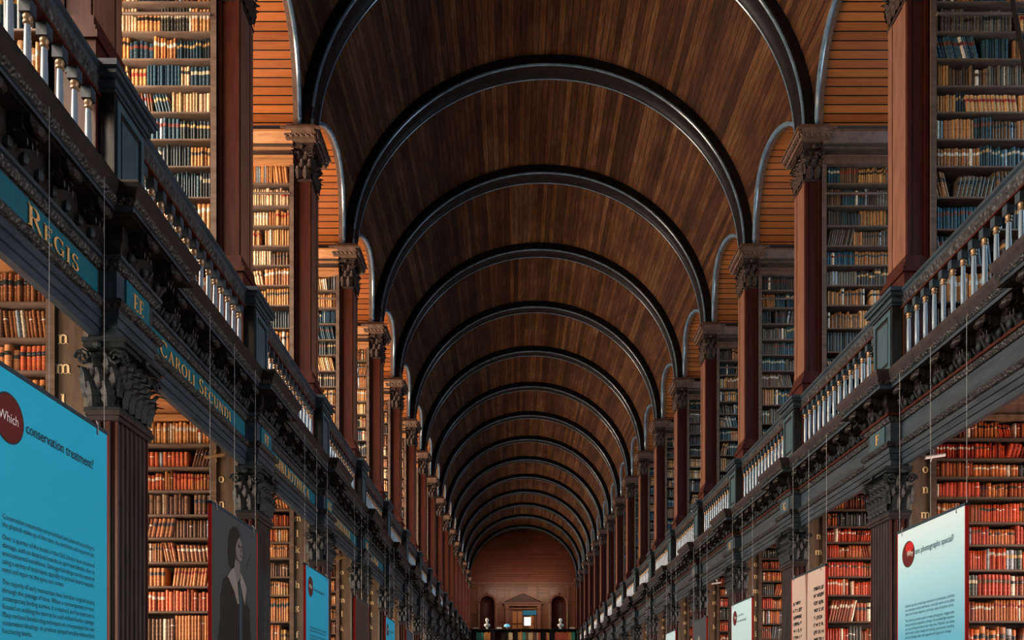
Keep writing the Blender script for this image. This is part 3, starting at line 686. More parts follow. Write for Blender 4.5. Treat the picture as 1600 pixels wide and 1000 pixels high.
for tier in ('upper', 'lower'):
    for s in (-1, 1):
        for k in range(K0 + 1, K1 + 1):
            y = YK(k); j = k + 2 if s < 0 else k + 1
            if k < -1: continue
            zb = E + 3.3 if tier == 'upper' else 0.0
            zt = E + UPTOP if tier == 'upper' else E + LOWTOP
            nm = ORD[j] if j > 0 else 'just out of view'
            lab = ('tall oak bookcase full of old leather books in the %s gallery, %s from the camera' if tier == 'upper' else
                   'oak bookcase with gilt shelf letters below %s gallery, %s from camera') % (SIDE[s], nm)
            if j <= 0: lab = 'oak bookcase standing just right of the camera, %s storey' % tier
            t = thing('bookcase', lab, 'bookcase', (s * BX0, y, zb), 'bookcases standing crosswise in the alcoves')
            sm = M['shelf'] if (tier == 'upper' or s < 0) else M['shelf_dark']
            q = MB(); q.box(-s * 0.05, s * (BX1 - BX0), 0.02, 0.2, 0, zt - zb); q.build('back_panel', M['case_back'], t)
            q = MB(); q.box(-s * 0.045, 0, -0.24, 0.02, 0, zt - zb); q.box(-s * 0.055, s * 0.005, -0.25, -0.24, 0, zt - zb); q.build('side_panel', sm, t)
            # cornice on top
            q = MB()
            if tier == 'upper':
                for a, b, pz, mi in ((-0.03, 0.03, 0.03, 0), (0.03, 0.07, 0.01, 0), (0.07, 0.09, 0.03, 0), (0.09, 0.20, -0.04, 1), (0.20, 0.22, 0.0, 0), (0.22, 0.24, 0.04, 1)):
                    q.box(-s * 0.05, s * (BX1 - BX0), -0.24 - pz, 0.2, zt - zb + a, zt - zb + b, mi)
                q.prism([(0.2, 0.24), (-0.26, 0.24), (-0.29, 0.26), (-0.35, 0.33), (-0.37, 0.35), (-0.37, 0.38), (0.2, 0.38)], lambda u, v, tt: (tt, u, zt - zb + v), -0.05, BX1 - BX0) if s > 0 else q.prism([(0.2, 0.24), (-0.26, 0.24), (-0.29, 0.26), (-0.35, 0.33), (-0.37, 0.35), (-0.37, 0.38), (0.2, 0.38)], lambda u, v, tt: (tt, u, zt - zb + v), BX0 - BX1, 0.05)
                q.box(-s * 0.05, s * (BX1 - BX0), -0.12, 0.2, zt - zb + 0.38, zt - zb + 0.52, 1)  # dark oak on the recessed bands paints in their shadow
            else:
                for a, b, pz in ((0, 0.04, 0.03), (0.04, 0.16, 0.0), (0.16, 0.2, 0.05), (0.2, 0.29, 0.08)):
                    q.box(-s * 0.05, s * (BX1 - BX0), -0.24 - pz, 0.2, zt - zb + a, min(zt - zb + b, E + 3.17))
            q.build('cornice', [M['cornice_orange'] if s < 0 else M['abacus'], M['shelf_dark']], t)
            rows = UP if tier == 'upper' else low_rows(k, s)
            zmin = 0.045 * y - 0.2 if tier == 'lower' else 0
            for z in rows:
                b = put('shelf', board(BX1 - BX0, 0.25, sm), t, (0 if s > 0 else -(BX1 - BX0), -0.235, E + z - zb))
            if tier == 'upper':
                q = MB(); q.tube([(-s * 0.02, -0.31, E + 7.03 - zb), (s * 2.4, -0.31, E + 7.03 - zb)], 0.016, 6)
                for xx in (0.0, 0.8, 1.6): q.tube([(s * xx, -0.22, E + 7.08 - zb), (s * xx, -0.31, E + 7.03 - zb)], 0.012, 5)
                q.build('ladder_rail', M['shelf'], t)
            else:
                # end panel with one gilt letter for every shelf
                q = MB(); q.box(-s * 0.245, -s * 0.05, -0.225, 0.2, 0, E + 2.62); 
                lp = q.build('letter_panel', M['panel_brown'], t)
                q = MB(); q.box(-s * 0.275, -s * 0.245, -0.24, 0.2, 0, E + 2.60); q.build('edge_strip', M['grey_strip'], lp)
                letters = 'onmlkihgf'
                rr = [z for z in rows if z < 2.55][::-1]
                seq = {(-1, -1): 'nmlkihgf', (0, -1): 'onmlkihg', (1, -1): 'mlkihgf'}.get((k, s), 'nmlkihgf' if k % 2 else 'onmlkihg')
                rr_z = {(-1, -1): [2.42, 2.22, 1.99, 1.74, 1.48, 1.2], (0, -1): [2.28, 2.02, 1.77, 1.52, 1.27, 1.02], (1, -1): [2.53, 2.31, 2.09, 1.87, 1.60, 1.28, 0.9]}.get((k, s))
                if rr_z is None: rr_z = [z + 0.07 for z in rr if z < 2.4]
                for ch, z in zip(seq, rr_z):
                    if E + z < 1.6 + zmin: break
                    wd = GL[ch][0] * 0.095
                    x0 = s * (BX0) - s * 0.10 - wd / 2
                    q, _ = word_mesh(ch, lambda a, b, c: (x0 + a - s * BX0, -0.226 - c, E + z + b - 0.03), 0.095, 0.004)
                    q.build('letter', M['gilt_pale'], lp)
            # books -------------------------------------------------
            xlim = 5.75 if y < 13 else 5.2
            for ri, z in enumerate(rows):
                ztop = rows[ri + 1] - 0.022 if ri + 1 < len(rows) else (UPTOP if tier == 'upper' else LOWTOP)
                if tier == 'lower' and ztop < zmin: continue
                avail = ztop - z
                rng = random.Random(hash((k, s, ri, 0 if tier == 'upper' else 1)) & 0xffff)
                x = BX0 + 0.012 + rng.random() * 0.02; idx = 0
                while x < xlim:
                    # a run of alike volumes
                    pal = rng.random()
                    if tier == 'upper' and s < 0:
                        col = rng.choice([(0.55, 0.25, 0.09), (0.62, 0.36, 0.17), (0.66, 0.46, 0.28), (0.45, 0.18, 0.06), (0.52, 0.27, 0.11), (0.022, 0.036, 0.042), (0.018, 0.05, 0.07), (0.16, 0.075, 0.035), (0.60, 0.38, 0.2), (0.05, 0.045, 0.04), (0.012, 0.05, 0.08), (0.36, 0.14, 0.05), (0.5, 0.22, 0.07), (0.6, 0.42, 0.25)])
                    elif tier == 'upper':
                        col = rng.choice([(0.02, 0.04, 0.05), (0.025, 0.07, 0.09), (0.015, 0.08, 0.13), (0.06, 0.05, 0.04), (0.32, 0.14, 0.05), (0.50, 0.24, 0.08), (0.15, 0.085, 0.045), (0.04, 0.05, 0.055), (0.10, 0.085, 0.06), (0.55, 0.30, 0.12), (0.14, 0.13, 0.10), (0.42, 0.2, 0.08)])
                    elif s < 0:
                        col = rng.choice([(0.58, 0.25, 0.09), (0.50, 0.19, 0.06), (0.62, 0.32, 0.13), (0.40, 0.13, 0.045), (0.45, 0.2, 0.08), (0.30, 0.12, 0.05), (0.55, 0.13, 0.05), (0.16, 0.08, 0.045)])
                    else:
                        col = rng.choice([(0.50, 0.065, 0.016), (0.42, 0.04, 0.012), (0.33, 0.075, 0.022), (0.48, 0.15, 0.04), (0.25, 0.055, 0.018), (0.14, 0.04, 0.018), (0.40, 0.11, 0.03), (0.07, 0.08, 0.075), (0.46, 0.055, 0.02)])
                    run = rng.randint(3, 12); wbase = rng.uniform(0.026, 0.044) * (1.15 if avail > 0.3 else 1.0)
                    hb = avail * rng.uniform(0.74, 0.93); lab_p = rng.random()
                    lcol = rng.choice([(0.02, 0.02, 0.02), (0.02, 0.03, 0.035), (0.30, 0.03, 0.02), (0.10, 0.05, 0.03), (0.65, 0.6, 0.5)]) if lab_p < 0.7 else None
                    if col[0] < 0.1 and lcol: lcol = rng.choice([(0.50, 0.30, 0.12), (0.14, 0.03, 0.02), (0.5, 0.42, 0.3)])
                    same = rng.random() < 0.72
                    lean = 0.0
                    if rng.random() < 0.10: lean = rng.choice([-1, 1]) * rng.uniform(0.1, 0.28)
                    gap = rng.random()
                    for b in range(run):
                        if x > xlim: break
                        wd = wbase * rng.uniform(0.93, 1.07) if same else wbase * rng.uniform(0.65, 1.45)
                        h = hb * rng.uniform(0.985, 1.01) if same else hb * rng.uniform(0.86, 1.06)
                        h = min(h, avail * 0.95)
                        fv = rng.uniform(0.82, 1.15) if same else rng.uniform(0.5, 1.3); cc = tuple(max(0.004, v * fv * rng.uniform(0.95, 1.05)) for v in col)
                        slip = (tier == 'lower' and rng.random() < 0.22)
                        if rng.random() < 0.02: cc = (0.30, 0.36, 0.42)
                        if rng.random() < 0.03: cc = (0.75, 0.66, 0.52)
                        idx += 1
                        books.append(dict(k=k, s=s, tier=tier, ri=ri, nrows=len(rows), idx=idx, x=x, w=wd, z=z, h=h, d=0.17 * rng.uniform(0.9, 1.05), yf=y - 0.235 + 0.012 + rng.uniform(0, 0.022) , col=cc, lab=lcol, slip=slip, lean=lean, lz=rng.choice([0.62, 0.7, 0.66])))
                        x += wd + 0.0015
                    if lean: x += abs(lean) * h * 0.6
                    if gap < 0.06: x += rng.uniform(0.02, 0.09)

# which books show largest: project the spines and drop those behind pillars, rail, cornice or banners
def vis(b):
    s, k, y = b['s'], b['k'], b['yf']
    def px(x, yy): return 803 + 1300 * (x - CX) / yy
    x0, x1 = sorted((px(s * b['x'], y), px(s * (b['x'] + b['w']), y)))
    ya, yb = 1094 - 1300 * (b['z'] + b['h']) / y, 1094 - 1300 * b['z'] / y
    lim_n = s * (3.40 if b['tier'] == 'upper' else 3.26)
    pk = px(lim_n, YK(k - 1) + 0.22)
    if s > 0: x1 = min(x1, pk if pk > 803 else 1e9, 1600)
    else: x0 = max(x0, pk, 0)
    ya = max(ya, 0); yb = min(yb, 1000); xc = (x0 + x1) / 2
    if b['tier'] == 'upper': yb = min(yb, 1094 - (4.37 / (3.35 - s * CX if s > 0 else 3.35 + CX)) * abs(xc - 803) * (1.0))
    else:
        ya = max(ya, 1094 - (2.42 / (3.34 - CX if s > 0 else 3.34 + CX)) * abs(xc - 803))
        c = 3.05 - CX if s > 0 else 3.05 + CX
        for kk in range(-2, 5):
            ym = YK(kk) + D / 2; p0, p1 = sorted((803 + s * 1300 * c / (ym - 0.58), 803 + s * 1300 * c / (ym + 0.58)))
            if ym < y and p0 < xc < p1: yb = min(yb, 1094 - 1300 * 1.57 / (c * 1300 / abs(xc - 803)))
    return max(0, x1 - x0) * max(0, yb - ya)
for b in books: b['a'] = vis(b)
order = sorted(range(len(books)), key=lambda i: -books[i]['a'])[:296]
chosen = set(order)

# single volumes
def book_mesh():
    q = MB(); rows = []
    lv = [0, 0.02, 0.14, 0.155, 0.18, 0.195, 0.34, 0.355, 0.38, 0.395, 0.54, 0.555, 0.58, 0.595, 0.76, 0.775, 0.80, 0.815, 0.97, 1.0]
    band = {3, 4, 7, 8, 11, 12, 15, 16}
    for i, z in enumerate(lv):
        e = 0.022 if i in band else 0.0
        sh = 0.03 if i in (0, len(lv) - 1) else 0
        row = [(0, 1, z), (0, 0.09, z)]
        for a in (150, 120, 90, 60, 30): row.append((0.5 + (0.5 + e * 0.6) * math.cos(math.radians(a)), 0.09 - (0.085 + e) * math.sin(math.radians(a)) + sh, z))
        row += [(1, 0.09, z), (1, 1, z)]; rows.append(row)
    q.grid(rows, close=True); n = 9; L = (len(lv) - 1) * n
    q.f.append(tuple(range(n))); q.mi.append(0); q.f.append(tuple(range(L, L + n))); q.mi.append(0)
    q2 = q.mesh('book', M['book'], smooth=True, fix=True)
    return q2
def label_mesh(z0, z1, nm):
    q = MB(); rows = []
    for z in (z0, z1):
        rows.append([(0.5 + 0.53 * math.cos(math.radians(a)), 0.09 - 0.10 * math.sin(math.radians(a)), z) for a in (178, 150, 120, 90, 60, 30, 2)])
    inner = [[(0.5 + 0.5 * math.cos(math.radians(a)), 0.09 - 0.08 * math.sin(math.radians(a)), z) for a in (178, 150, 120, 90, 60, 30, 2)] for z in (z1, z0)]
    q.grid(rows + inner + [rows[0]]); return q.mesh(nm, M['book'], smooth=False, fix=True)
bk_me = book_mesh(); lb_me = label_mesh(0.60, 0.755, 'spine_label'); sl_me = label_mesh(0.66, 0.70, 'paper_slip')
def cname(c):
    r, g, b_ = c
    l = (r + g + b_) / 3
    if l < 0.075: return 'dark blue' if b_ > r * 2.2 else ('black-green' if g > r else 'dark brown')
    if b_ > r * 1.15: return 'blue-grey' if r > 0.15 else 'blue'
    if r > 0.55 and b_ > 0.28: return 'cream'
    if g < r * 0.3: return 'red'
    if g < r * 0.45: return 'orange-brown'
    if r > 0.42: return 'tan'
    return 'brown'
for i in order:
    b = books[i]; s = b['s']
    o = put('book', bk_me, None, (s * b['x'] if s > 0 else -(b['x'] + b['w']), b['yf'], E + b['z'] + 0.001)); o.scale = (b['w'], b['d'], b['h'])
    if b['lean']:
        lean = b['lean']
        # a leaning volume stands on its lower edge
        o.rotation_euler.y = lean
        if lean < 0: o.location.z += abs(math.sin(lean)) * b['w']
        o.location.z += 0
        if lean > 0: o.location.z += abs(math.sin(lean)) * b['w']
    o.color = rgb(b['col'])
    j = b['k'] + 2 if s < 0 else b['k'] + 1
    case = (ORD[j] if j > 1 else 'nearest') + ' ' + SIDE[s]
    if b['tier'] == 'upper':
        lab = '%s book, %s from pillar, %s shelf from the top, %s gallery bookcase' % (cname(b['col']), ORD[b['idx']], ORD[b['nrows'] - b['ri']], case)
    else:
        lab = '%s book, %s from letter panel, %s shelf from top, %s lower bookcase' % (cname(b['col']), ORD[b['idx']], ORD[b['nrows'] - b['ri']], case)
    tag(o, lab, 'book', 'leather books on the %s %s shelves' % (SIDE[s], 'gallery' if b['tier'] == 'upper' else 'lower'))
    if b['lab']: c = put('spine_label', lb_me, o); c.color = rgb(b['lab']); tag(c, ('dark' if b['lab'][0] < 0.2 else 'red' if b['lab'][1] < 0.1 else 'pale') + ' spine label')
    if b['slip']: c = put('paper_slip', sl_me, o); c.color = (0.85, 0.85, 0.82, 1); tag(c, 'white paper slip tied round the book')

# all further volumes
rest = [b for i, b in enumerate(books) if i not in chosen]
nb = len(rest)
cs = np.array([(0, 1), (0, 0.08), (0.28, 0.0), (0.72, 0.0), (1, 0.08), (1, 1)])
arr = lambda f: np.array([f(b) for b in rest], dtype=np.float64)
X = arr(lambda b: b['x'] if b['s'] > 0 else -(b['x'] + b['w'])); W = arr(lambda b: b['w']); YF = arr(lambda b: b['yf']); DP = arr(lambda b: b['d'])
Z = arr(lambda b: E + b['z'] + 0.001); H = arr(lambda b: b['h']); LN = arr(lambda b: b['lean']); LZ = arr(lambda b: b['lz'])
COL = arr(lambda b: b['col']); LC = arr(lambda b: (0.85, 0.85, 0.82) if b['slip'] else (b['lab'] or b['col'])); SLP = arr(lambda b: 0.045 if b['slip'] else 0.14)
verts = np.zeros((nb, 4, 6, 3))
lev = np.stack([np.zeros(nb), LZ, LZ + SLP, np.ones(nb)], 1)
for l in range(4):
    for p in range(6):
        verts[:, l, p, 0] = X + W * cs[p, 0] + LN * H * lev[:, l]; verts[:, l, p, 1] = YF + DP * cs[p, 1]; verts[:, l, p, 2] = Z + H * lev[:, l]
qf = []
for l in range(3):
    for p in range(5): qf.append((l * 6 + p, l * 6 + p + 1, (l + 1) * 6 + p + 1, (l + 1) * 6 + p))
qf.append((18, 19, 22, 23)); qf.append((19, 20, 21, 22)); qf = np.array(qf); nf = len(qf)
faces = (qf[None] + (np.arange(nb) * 24)[:, None, None]).reshape(-1)
me = bpy.data.meshes.new('old_books'); me.vertices.add(nb * 24); me.vertices.foreach_set('co', verts.reshape(-1))
me.loops.add(len(faces)); me.loops.foreach_set('vertex_index', faces.astype(np.int32))
me.polygons.add(nb * nf); me.polygons.foreach_set('loop_start', (np.arange(nb * nf) * 4).astype(np.int32))
me.update(calc_edges=True); me.materials.append(M['books'])
at = me.color_attributes.new('Col', 'FLOAT_COLOR', 'CORNER')
cc = np.ones((nb, nf, 4, 4), dtype=np.float32); cc[..., :3] = COL[:, None, None, :]; cc[:, 5:10, :, :3] = LC[:, None, None, :]
at.data.foreach_set('color', cc.reshape(-1))
o = put('old_books', me); tag(o, 'thousands of further old leather books filling the shelves of the library', 'books', None, 'stuff')
print('books', len(books), 'rest', nb, 'min area', books[order[-1]]['a'])

# ------------------------------------------------------------------ picture lights over the letter panels
for s, ks, mat in ((-1, (0, 2), M['brass']), (1, (0, 3), M['white_metal'])):
    for k in ks:
        j = k + 2 if s < 0 else k + 1
        t = thing('picture_light', '%s picture light on a thin arm above the letter panel of the %s %s bookcase' % ('brass' if s < 0 else 'white', ORD[j], SIDE[s]), 'lamp', (s * 3.62, YK(k) - 0.24, E + 2.44), 'picture lights on the lower bookcases')
        q = MB(); q.tube([(s * 0.06, -0.01, 0.02), (s * 0.05, -0.09, 0.09), (s * 0.01, -0.16, 0.10), (0, -0.2, 0.03)], 0.007, 6); q.build('arm', mat, t)
        q = MB(); q.tube([(-0.10, -0.22, 0.0), (0.10, -0.22, 0.03)], 0.018, 8); q.build('shade', mat, t)

# ------------------------------------------------------------------ ladder in the right gallery alcove
t = thing('ladder', 'dark wooden ladder leaning on the rail of the nearest right gallery bookcase', 'ladder', (5.0 - 0.59 + 0.0, 7.45, E + 3.3))
for x in (0.0, 0.40):
    q = MB(); q.tube([(x, 0, 0), (x, 0.96, 3.86)], 0.03, 4); q.build('side_rail', M['oak_black'], t)
for i in range(12):
    f = (i + 0.8) / 12.6; q = MB(); q.tube([(0, 0.96 * f, 3.86 * f), (0.40, 0.96 * f, 3.86 * f)], 0.014, 6); q.build('rung', M['oak_black'], t)

# ------------------------------------------------------------------ hanging banners
def text_obj(txt, size, parent, name, mat, fn, width=None):
    cu = bpy.data.curves.new(name, 'FONT'); cu.body = txt; cu.size = size; cu.resolution_u = 2
    o = bpy.data.objects.new(name, cu); me = bpy.data.meshes.new_from_object(o); bpy.data.objects.remove(o); bpy.data.curves.remove(cu)
    vs = [(v.co.x, v.co.y) for v in me.vertices]; fs = [tuple(p.vertices) for p in me.polygons]
    bpy.data.meshes.remove(me)
    if not vs: return None, 0
    xm = max(v[0] for v in vs); f = (width / xm) if width else 1.0
    return ([(x * f, y) for x, y in vs], fs), xm * f
def banner(s, kb, kind, label):
    ym = YK(kb) + D / 2 + ((0.06 if kb == -2 else -0.07) if s < 0 else 0.0); wd = 1.17; zt = 1.575; hb = 2.3
    y0, y1 = ym - wd / 2, ym + wd / 2
    xw = s * 3.05
    t = thing('hanging_banner', label, 'banner', (xw, ym, E + zt - hb))
    # local print space: u from the reader's left, v down from the top
    def pt(u, v, d):
        yy = (u - wd / 2) if s < 0 else (wd / 2 - u)
        return (-s * (0.016 + d), yy, hb - v)
    q = MB(); o_ = q
    rows = [[pt(0, 0, 0), pt(wd, 0, 0)], [pt(0, hb, 0), pt(wd, hb, 0)]]
    q.grid(rows, uvs=[[(0, 0), (1, 0)], [(0, 1), (1, 1)]])
    q.grid([[(s * 0.016, -wd / 2, hb), (s * 0.016, wd / 2, hb)], [(s * 0.016, -wd / 2, 0), (s * 0.016, wd / 2, 0)]], uvs=[[(0, 0), (1, 0)], [(0, 1), (1, 1)]])
    face = {'cyan': 'cyan', 'grad': 'grad', 'white': 'white_print', 'portrait': 'dark_print', 'brown': 'brown_print', 'navy': 'navy_print', 'manuscript': 'parchment', 'sketch': 'white_print'}[kind]
    q.build('printed_panel', M[face], t, fix=False)
    q = MB(); q.box(-0.015, 0.015, -wd / 2 - 0.006, -wd / 2, 0, hb); q.build('red_edge', M['red'], t)
    q = MB(); q.box(-0.018, 0.018, wd / 2, wd / 2 + 0.008, 0, hb); q.build('red_edge', M['red'], t)
    if kind in ('portrait', 'brown', 'manuscript', 'navy'):
        q = MB(); q.box(-s * 0.016, -s * 0.019, (wd / 2 - 0.012), wd / 2, 0, hb); q.build('red_border', M['red'], t)
    q = MB(); q.box(-0.02, 0.02, -wd / 2 - 0.01, wd / 2 + 0.01, hb, hb + 0.022); q.build('top_bar', M['ink'], t)
    for yy in (-wd / 2, 0.0, wd / 2):
        q = MB(); q.tube([(0, yy, hb + 0.02), (-s * 0.0, yy, hb + (3.11 - zt))], 0.0017, 4); q.build('hanging_wire', M['steel'], t)
    for u in (0.09, wd - 0.12):
        q = MB(); a = pt(u, 0.0, 0.006); q.tube([(a[0], a[1], a[2] - 0.035), (a[0], a[1], a[2] + 0.03), (a[0] * 0.2, a[1] + 0.02, a[2] + 0.05)], 0.005, 6); q.build('clip', M['steel'], t)
    def flat(name, poly, mat, d, parent=t):
        m_ = MB(); m_.prism(poly, pt, d, d + 0.0008); return m_.build(name, mat, parent)
    def ell(cx, cy, rx, ry, n=28, a0=0, a1=360): return [(cx + rx * math.cos(math.radians(a0 + (a1 - a0) * i / n)), cy + ry * math.sin(math.radians(a0 + (a1 - a0) * i / n))) for i in range(n)]
    def lines(name, items, mat):
        """items: (text, size, u, v, width)"""
        if name == 'title' and len(items) > 1:
            for it in items: lines('title', [it], mat)
            return
        m_ = MB()
        for txt, size, u, v, width in items:
            r, xm = text_obj(txt, size, t, name, mat, None, width)
            if r: m_.add([pt(u + a, v - b, 0.0042) for a, b in r[0]], r[1])
        return m_.build(name, mat, t, fix=False)
    if kind in ('cyan', 'grad', 'white', 'sketch'):
        if kind != 'sketch':
            word = {'cyan': 'Which', 'grad': 'Why', 'white': 'Why'}[kind] if kb < 2 else 'Why'
            flat('disc', ell(0.21, 0.225, 0.122, 0.122), M['disc_rim'], 0.0002)
            flat('disc', ell(0.21, 0.225, 0.114, 0.114), M['disc_dark'], 0.0012)
            if kind == 'grad': flat('disc', ell(0.235, 0.165, 0.075, 0.048), M['disc_red'], 0.0022)
            lines('disc_word', [(word, 0.068 if kind == 'cyan' else 0.07, 0.125 if kind == 'cyan' else 0.19, 0.245, 0.155 if kind == 'cyan' else 0.115)], M['title_white'])
        if kind == 'cyan' and kb < -1:
            lines('title', [('conservation treatment?', 0.08, 0.345, 0.25, 0.66)], M['ink'])
            body = [['Conservation treatments are prioritised and planned according to', 'the physical make-up of the item, its condition and required use.'],
                    ['Over a quarter of the books in the Old Library have structural', 'damage, such as detached boards or split text blocks, due to', 'environmental conditions. Damaged bindings can be repaired', 'using a variety of techniques, typically to provide board reattach-', 'ment and repair to the spine and covers.'],
                    ['The majority of early manuscripts have lost their original binding', 'through the passage of time. When a contemporary or near', 'contemporary binding survives, it is retained, and the treatment is', 'focused on enabling the item to be used without further damage.', 'Many medieval bookbinding techniques are incorporated into new', 'conservation bindings, to produce sympathetically-rebound and', 'functioning books.']]
        elif kind == 'grad':
            lines('title', [('are photographs special?', 0.08, 0.345, 0.25, 0.66)], M['teal_ink'])
            body = [['Libraries typically contain large collections of photographs, including', 'rare examples of early techniques, vulnerable items such as glass', 'plates and nitrate negatives, and many types of positive prints.'],
                    ['The chemical processes used to create photographs, images make', 'them particularly susceptible to damage. Uncontrolled light exposure', 'can cause fading and inaccurate image loss. Pollution can cause', 'silver tarnish, colour change and staining, and constant handling', 'can also damage, stain, tear supports and fingerprint damage.']]
        else:
            lines('title', [('is conservation', 0.062, 0.345, 0.22, 0.4), ('so interesting?', 0.062, 0.345, 0.31, 0.55)] if kind == 'white' else [('is our research?', 0.062, 0.345, 0.25, 0.56)] if kind == 'cyan' else [('photographs', 0.06, 0.4, 0.3, 0.4)], M['teal_ink'] if kind != 'cyan' else M['ink'])
            body = [['Conservation treatments are prioritised and planned according to', 'the physical make-up of the item, its condition and required use.'], ['Over a quarter of the books in the Old Library have structural', 'damage, such as detached boards or split text blocks, due to']]
        items = []; v = 0.715
        for par in body:
            for li, ln in enumerate(par):
                last = li == len(par) - 1
                items.append((ln, 0.0365, 0.155, v, min(0.86, 0.0134 * len(ln)) if last else 0.86)); v += 0.0385
            v += 0.021
            lines('paragraph', items, M['ink'] if kind == 'cyan' else M['teal_ink']); items = []
        if kind == 'sketch': flat('printed_figure', [(0.2, 0.5), (0.24, 0.2), (0.3, 0.12), (0.36, 0.2), (0.42, 0.5)], M['ink'], 0.002)
    if kind == 'portrait' and s < 0:
        F = lambda n, p, m_, d: flat(n, [(u - 0.05, 0.07 + (v - 0.13) * 0.60 if v < 2.1 else 2.29) for u, v in p], M[m_], d)
        # seated woman: hair, face, lace collar, dark dress; drawn from the print
        F('printed_dress', [(0.30, 0.97), (0.42, 0.86), (0.55, 0.80), (0.70, 0.80), (0.80, 0.86), (0.90, 1.05), (0.93, 1.2), (1.0, 1.25), (1.0, 1.38), (1.03, 1.62), (1.08, 2.0), (1.10, 2.3), (0.10, 2.3), (0.16, 1.9), (0.24, 1.5), (0.24, 1.22)], 'dress_print', 0.0002)
        F('printed_hair', [(0.44, 0.72), (0.41, 0.55), (0.43, 0.35), (0.47, 0.22), (0.54, 0.15), (0.63, 0.13), (0.71, 0.17), (0.75, 0.25), (0.76, 0.33), (0.68, 0.40), (0.62, 0.50), (0.60, 0.60), (0.58, 0.72), (0.52, 0.78)], 'hair', 0.0012)
        F('printed_neck', [(0.58, 0.60), (0.72, 0.62), (0.74, 0.82), (0.68, 0.92), (0.56, 0.82)], 'skin_print', 0.0010)
        F('printed_face', [(0.72, 0.25), (0.765, 0.31), (0.78, 0.37), (0.785, 0.42), (0.80, 0.455), (0.785, 0.47), (0.785, 0.50), (0.775, 0.525), (0.775, 0.555), (0.755, 0.59), (0.71, 0.60), (0.66, 0.57), (0.62, 0.52), (0.61, 0.44), (0.63, 0.36), (0.68, 0.28)], 'skin_print', 0.0022)
        F('printed_eye', ell(0.695, 0.385, 0.024, 0.022, 10), 'hair', 0.0032); F('printed_eye', ell(0.763, 0.38, 0.014, 0.02, 10), 'hair', 0.0032)
        F('printed_brow', [(0.66, 0.36), (0.70, 0.35), (0.725, 0.36), (0.70, 0.358)], 'hair', 0.0032)
        F('printed_mouth', ell(0.745, 0.515, 0.025, 0.013, 10), 'skin_shade', 0.0032)
        F('printed_nose', [(0.745, 0.40), (0.775, 0.455), (0.745, 0.46)], 'skin_shade', 0.0032)
        F('printed_collar', [(0.56, 0.74), (0.66, 0.93), (0.70, 1.22), (0.66, 1.24), (0.58, 1.08), (0.44, 0.92), (0.40, 0.90), (0.50, 0.78)], 'lace_print', 0.0022)
        F('printed_collar', [(0.74, 0.76), (0.80, 0.82), (0.90, 0.95), (0.88, 1.1), (0.86, 1.22), (0.80, 1.10), (0.73, 0.90)], 'lace_print', 0.0022)
        F('printed_sash', [(0.70, 0.93), (0.73, 0.93), (0.78, 1.2), (0.80, 2.2), (0.72, 2.2), (0.71, 1.2)], 'navy_print', 0.0022)
        F('printed_scratch', [(0.90, 0.64), (1.03, 0.38), (1.035, 0.385), (0.905, 0.645)], 'hair', 0.0014)
    elif kind == 'portrait':
        flat('printed_face', ell(0.55, 0.5, 0.12, 0.2), M['lace_print'], 0.0012); flat('printed_hand', [(0.4, 0.9), (0.5, 0.6), (0.6, 0.62), (0.75, 1.0), (0.7, 1.6), (0.5, 1.5)], M['title_white'], 0.0012)
        flat('printed_collar', [(0.3, 1.5), (0.6, 1.2), (0.7, 1.7), (0.4, 2.0)], M['lace_print'], 0.0022)
    if kind == 'manuscript':
        flat('gutter', [(0.50, 0.0), (0.60, 0.0), (0.575, 0.3), (0.57, hb), (0.535, hb), (0.53, 0.3)], M['gutter'], 0.0004)
        rg = random.Random(5); m_ = MB()
        for col_, (ua, ub), v0 in ((0, (0.05, 0.37), 0.31), (1, (0.80, 1.12), 0.21)):
            v = v0
            while v < 2.25:
                u = ua + rg.random() * 0.03
                while u < ub:
                    h = rg.uniform(0.028, 0.045); w_ = rg.uniform(0.006, 0.014)
                    for bx in (bar(u, v, u + rg.uniform(-0.006, 0.008), v + h, w_), bar(u - 0.008, v + (0.0 if rg.random() < 0.6 else h), u + 0.022, v + (0.004 if rg.random() < 0.6 else h), 0.011)):
                        m_.prism(bx, pt, 0.001, 0.0016)
                    u += rg.uniform(0.014, 0.026) + (0.035 if rg.random() < 0.18 else 0)
                v += 0.088
        m_.build('manuscript_writing', M['hair'], t)
    return t
banner(-1, -2, 'cyan', 'large cyan banner asking which conservation treatment, hanging nearest on the left')
banner(-1, -1, 'portrait', 'dark banner with a grey portrait of a woman in a lace collar, on the left')
banner(-1, 0, 'cyan', 'cyan banner with small round disc and text, third on the left past the portrait')
banner(-1, 1, 'brown', 'dark brown banner with red edge, fourth on the left')
banner(-1, 2, 'cyan', 'narrow cyan banner hanging fifth on the left beyond the dark brown one')
banner(-1, 3, 'navy', 'small navy banner with red edge hanging sixth on the left')
banner(-1, 4, 'cyan', 'tiny cyan banner top, farthest on the left beyond the navy one')
banner(1, -1, 'grad', 'large pale blue banner asking why are photographs special, nearest on the right')
banner(1, 0, 'manuscript', 'parchment coloured banner showing two handwritten manuscript pages, right side')
banner(1, 1, 'white', 'white and pale blue text banner hanging beyond the manuscript banner on the right')
banner(1, 2, 'portrait', 'dark banner with pale painted figure hanging fourth on the right')
banner(1, 3, 'sketch', 'white banner with a small dark figure hanging fifth on the right')
banner(1, 4, 'sketch', 'farthest white banner on the right, only its top showing')

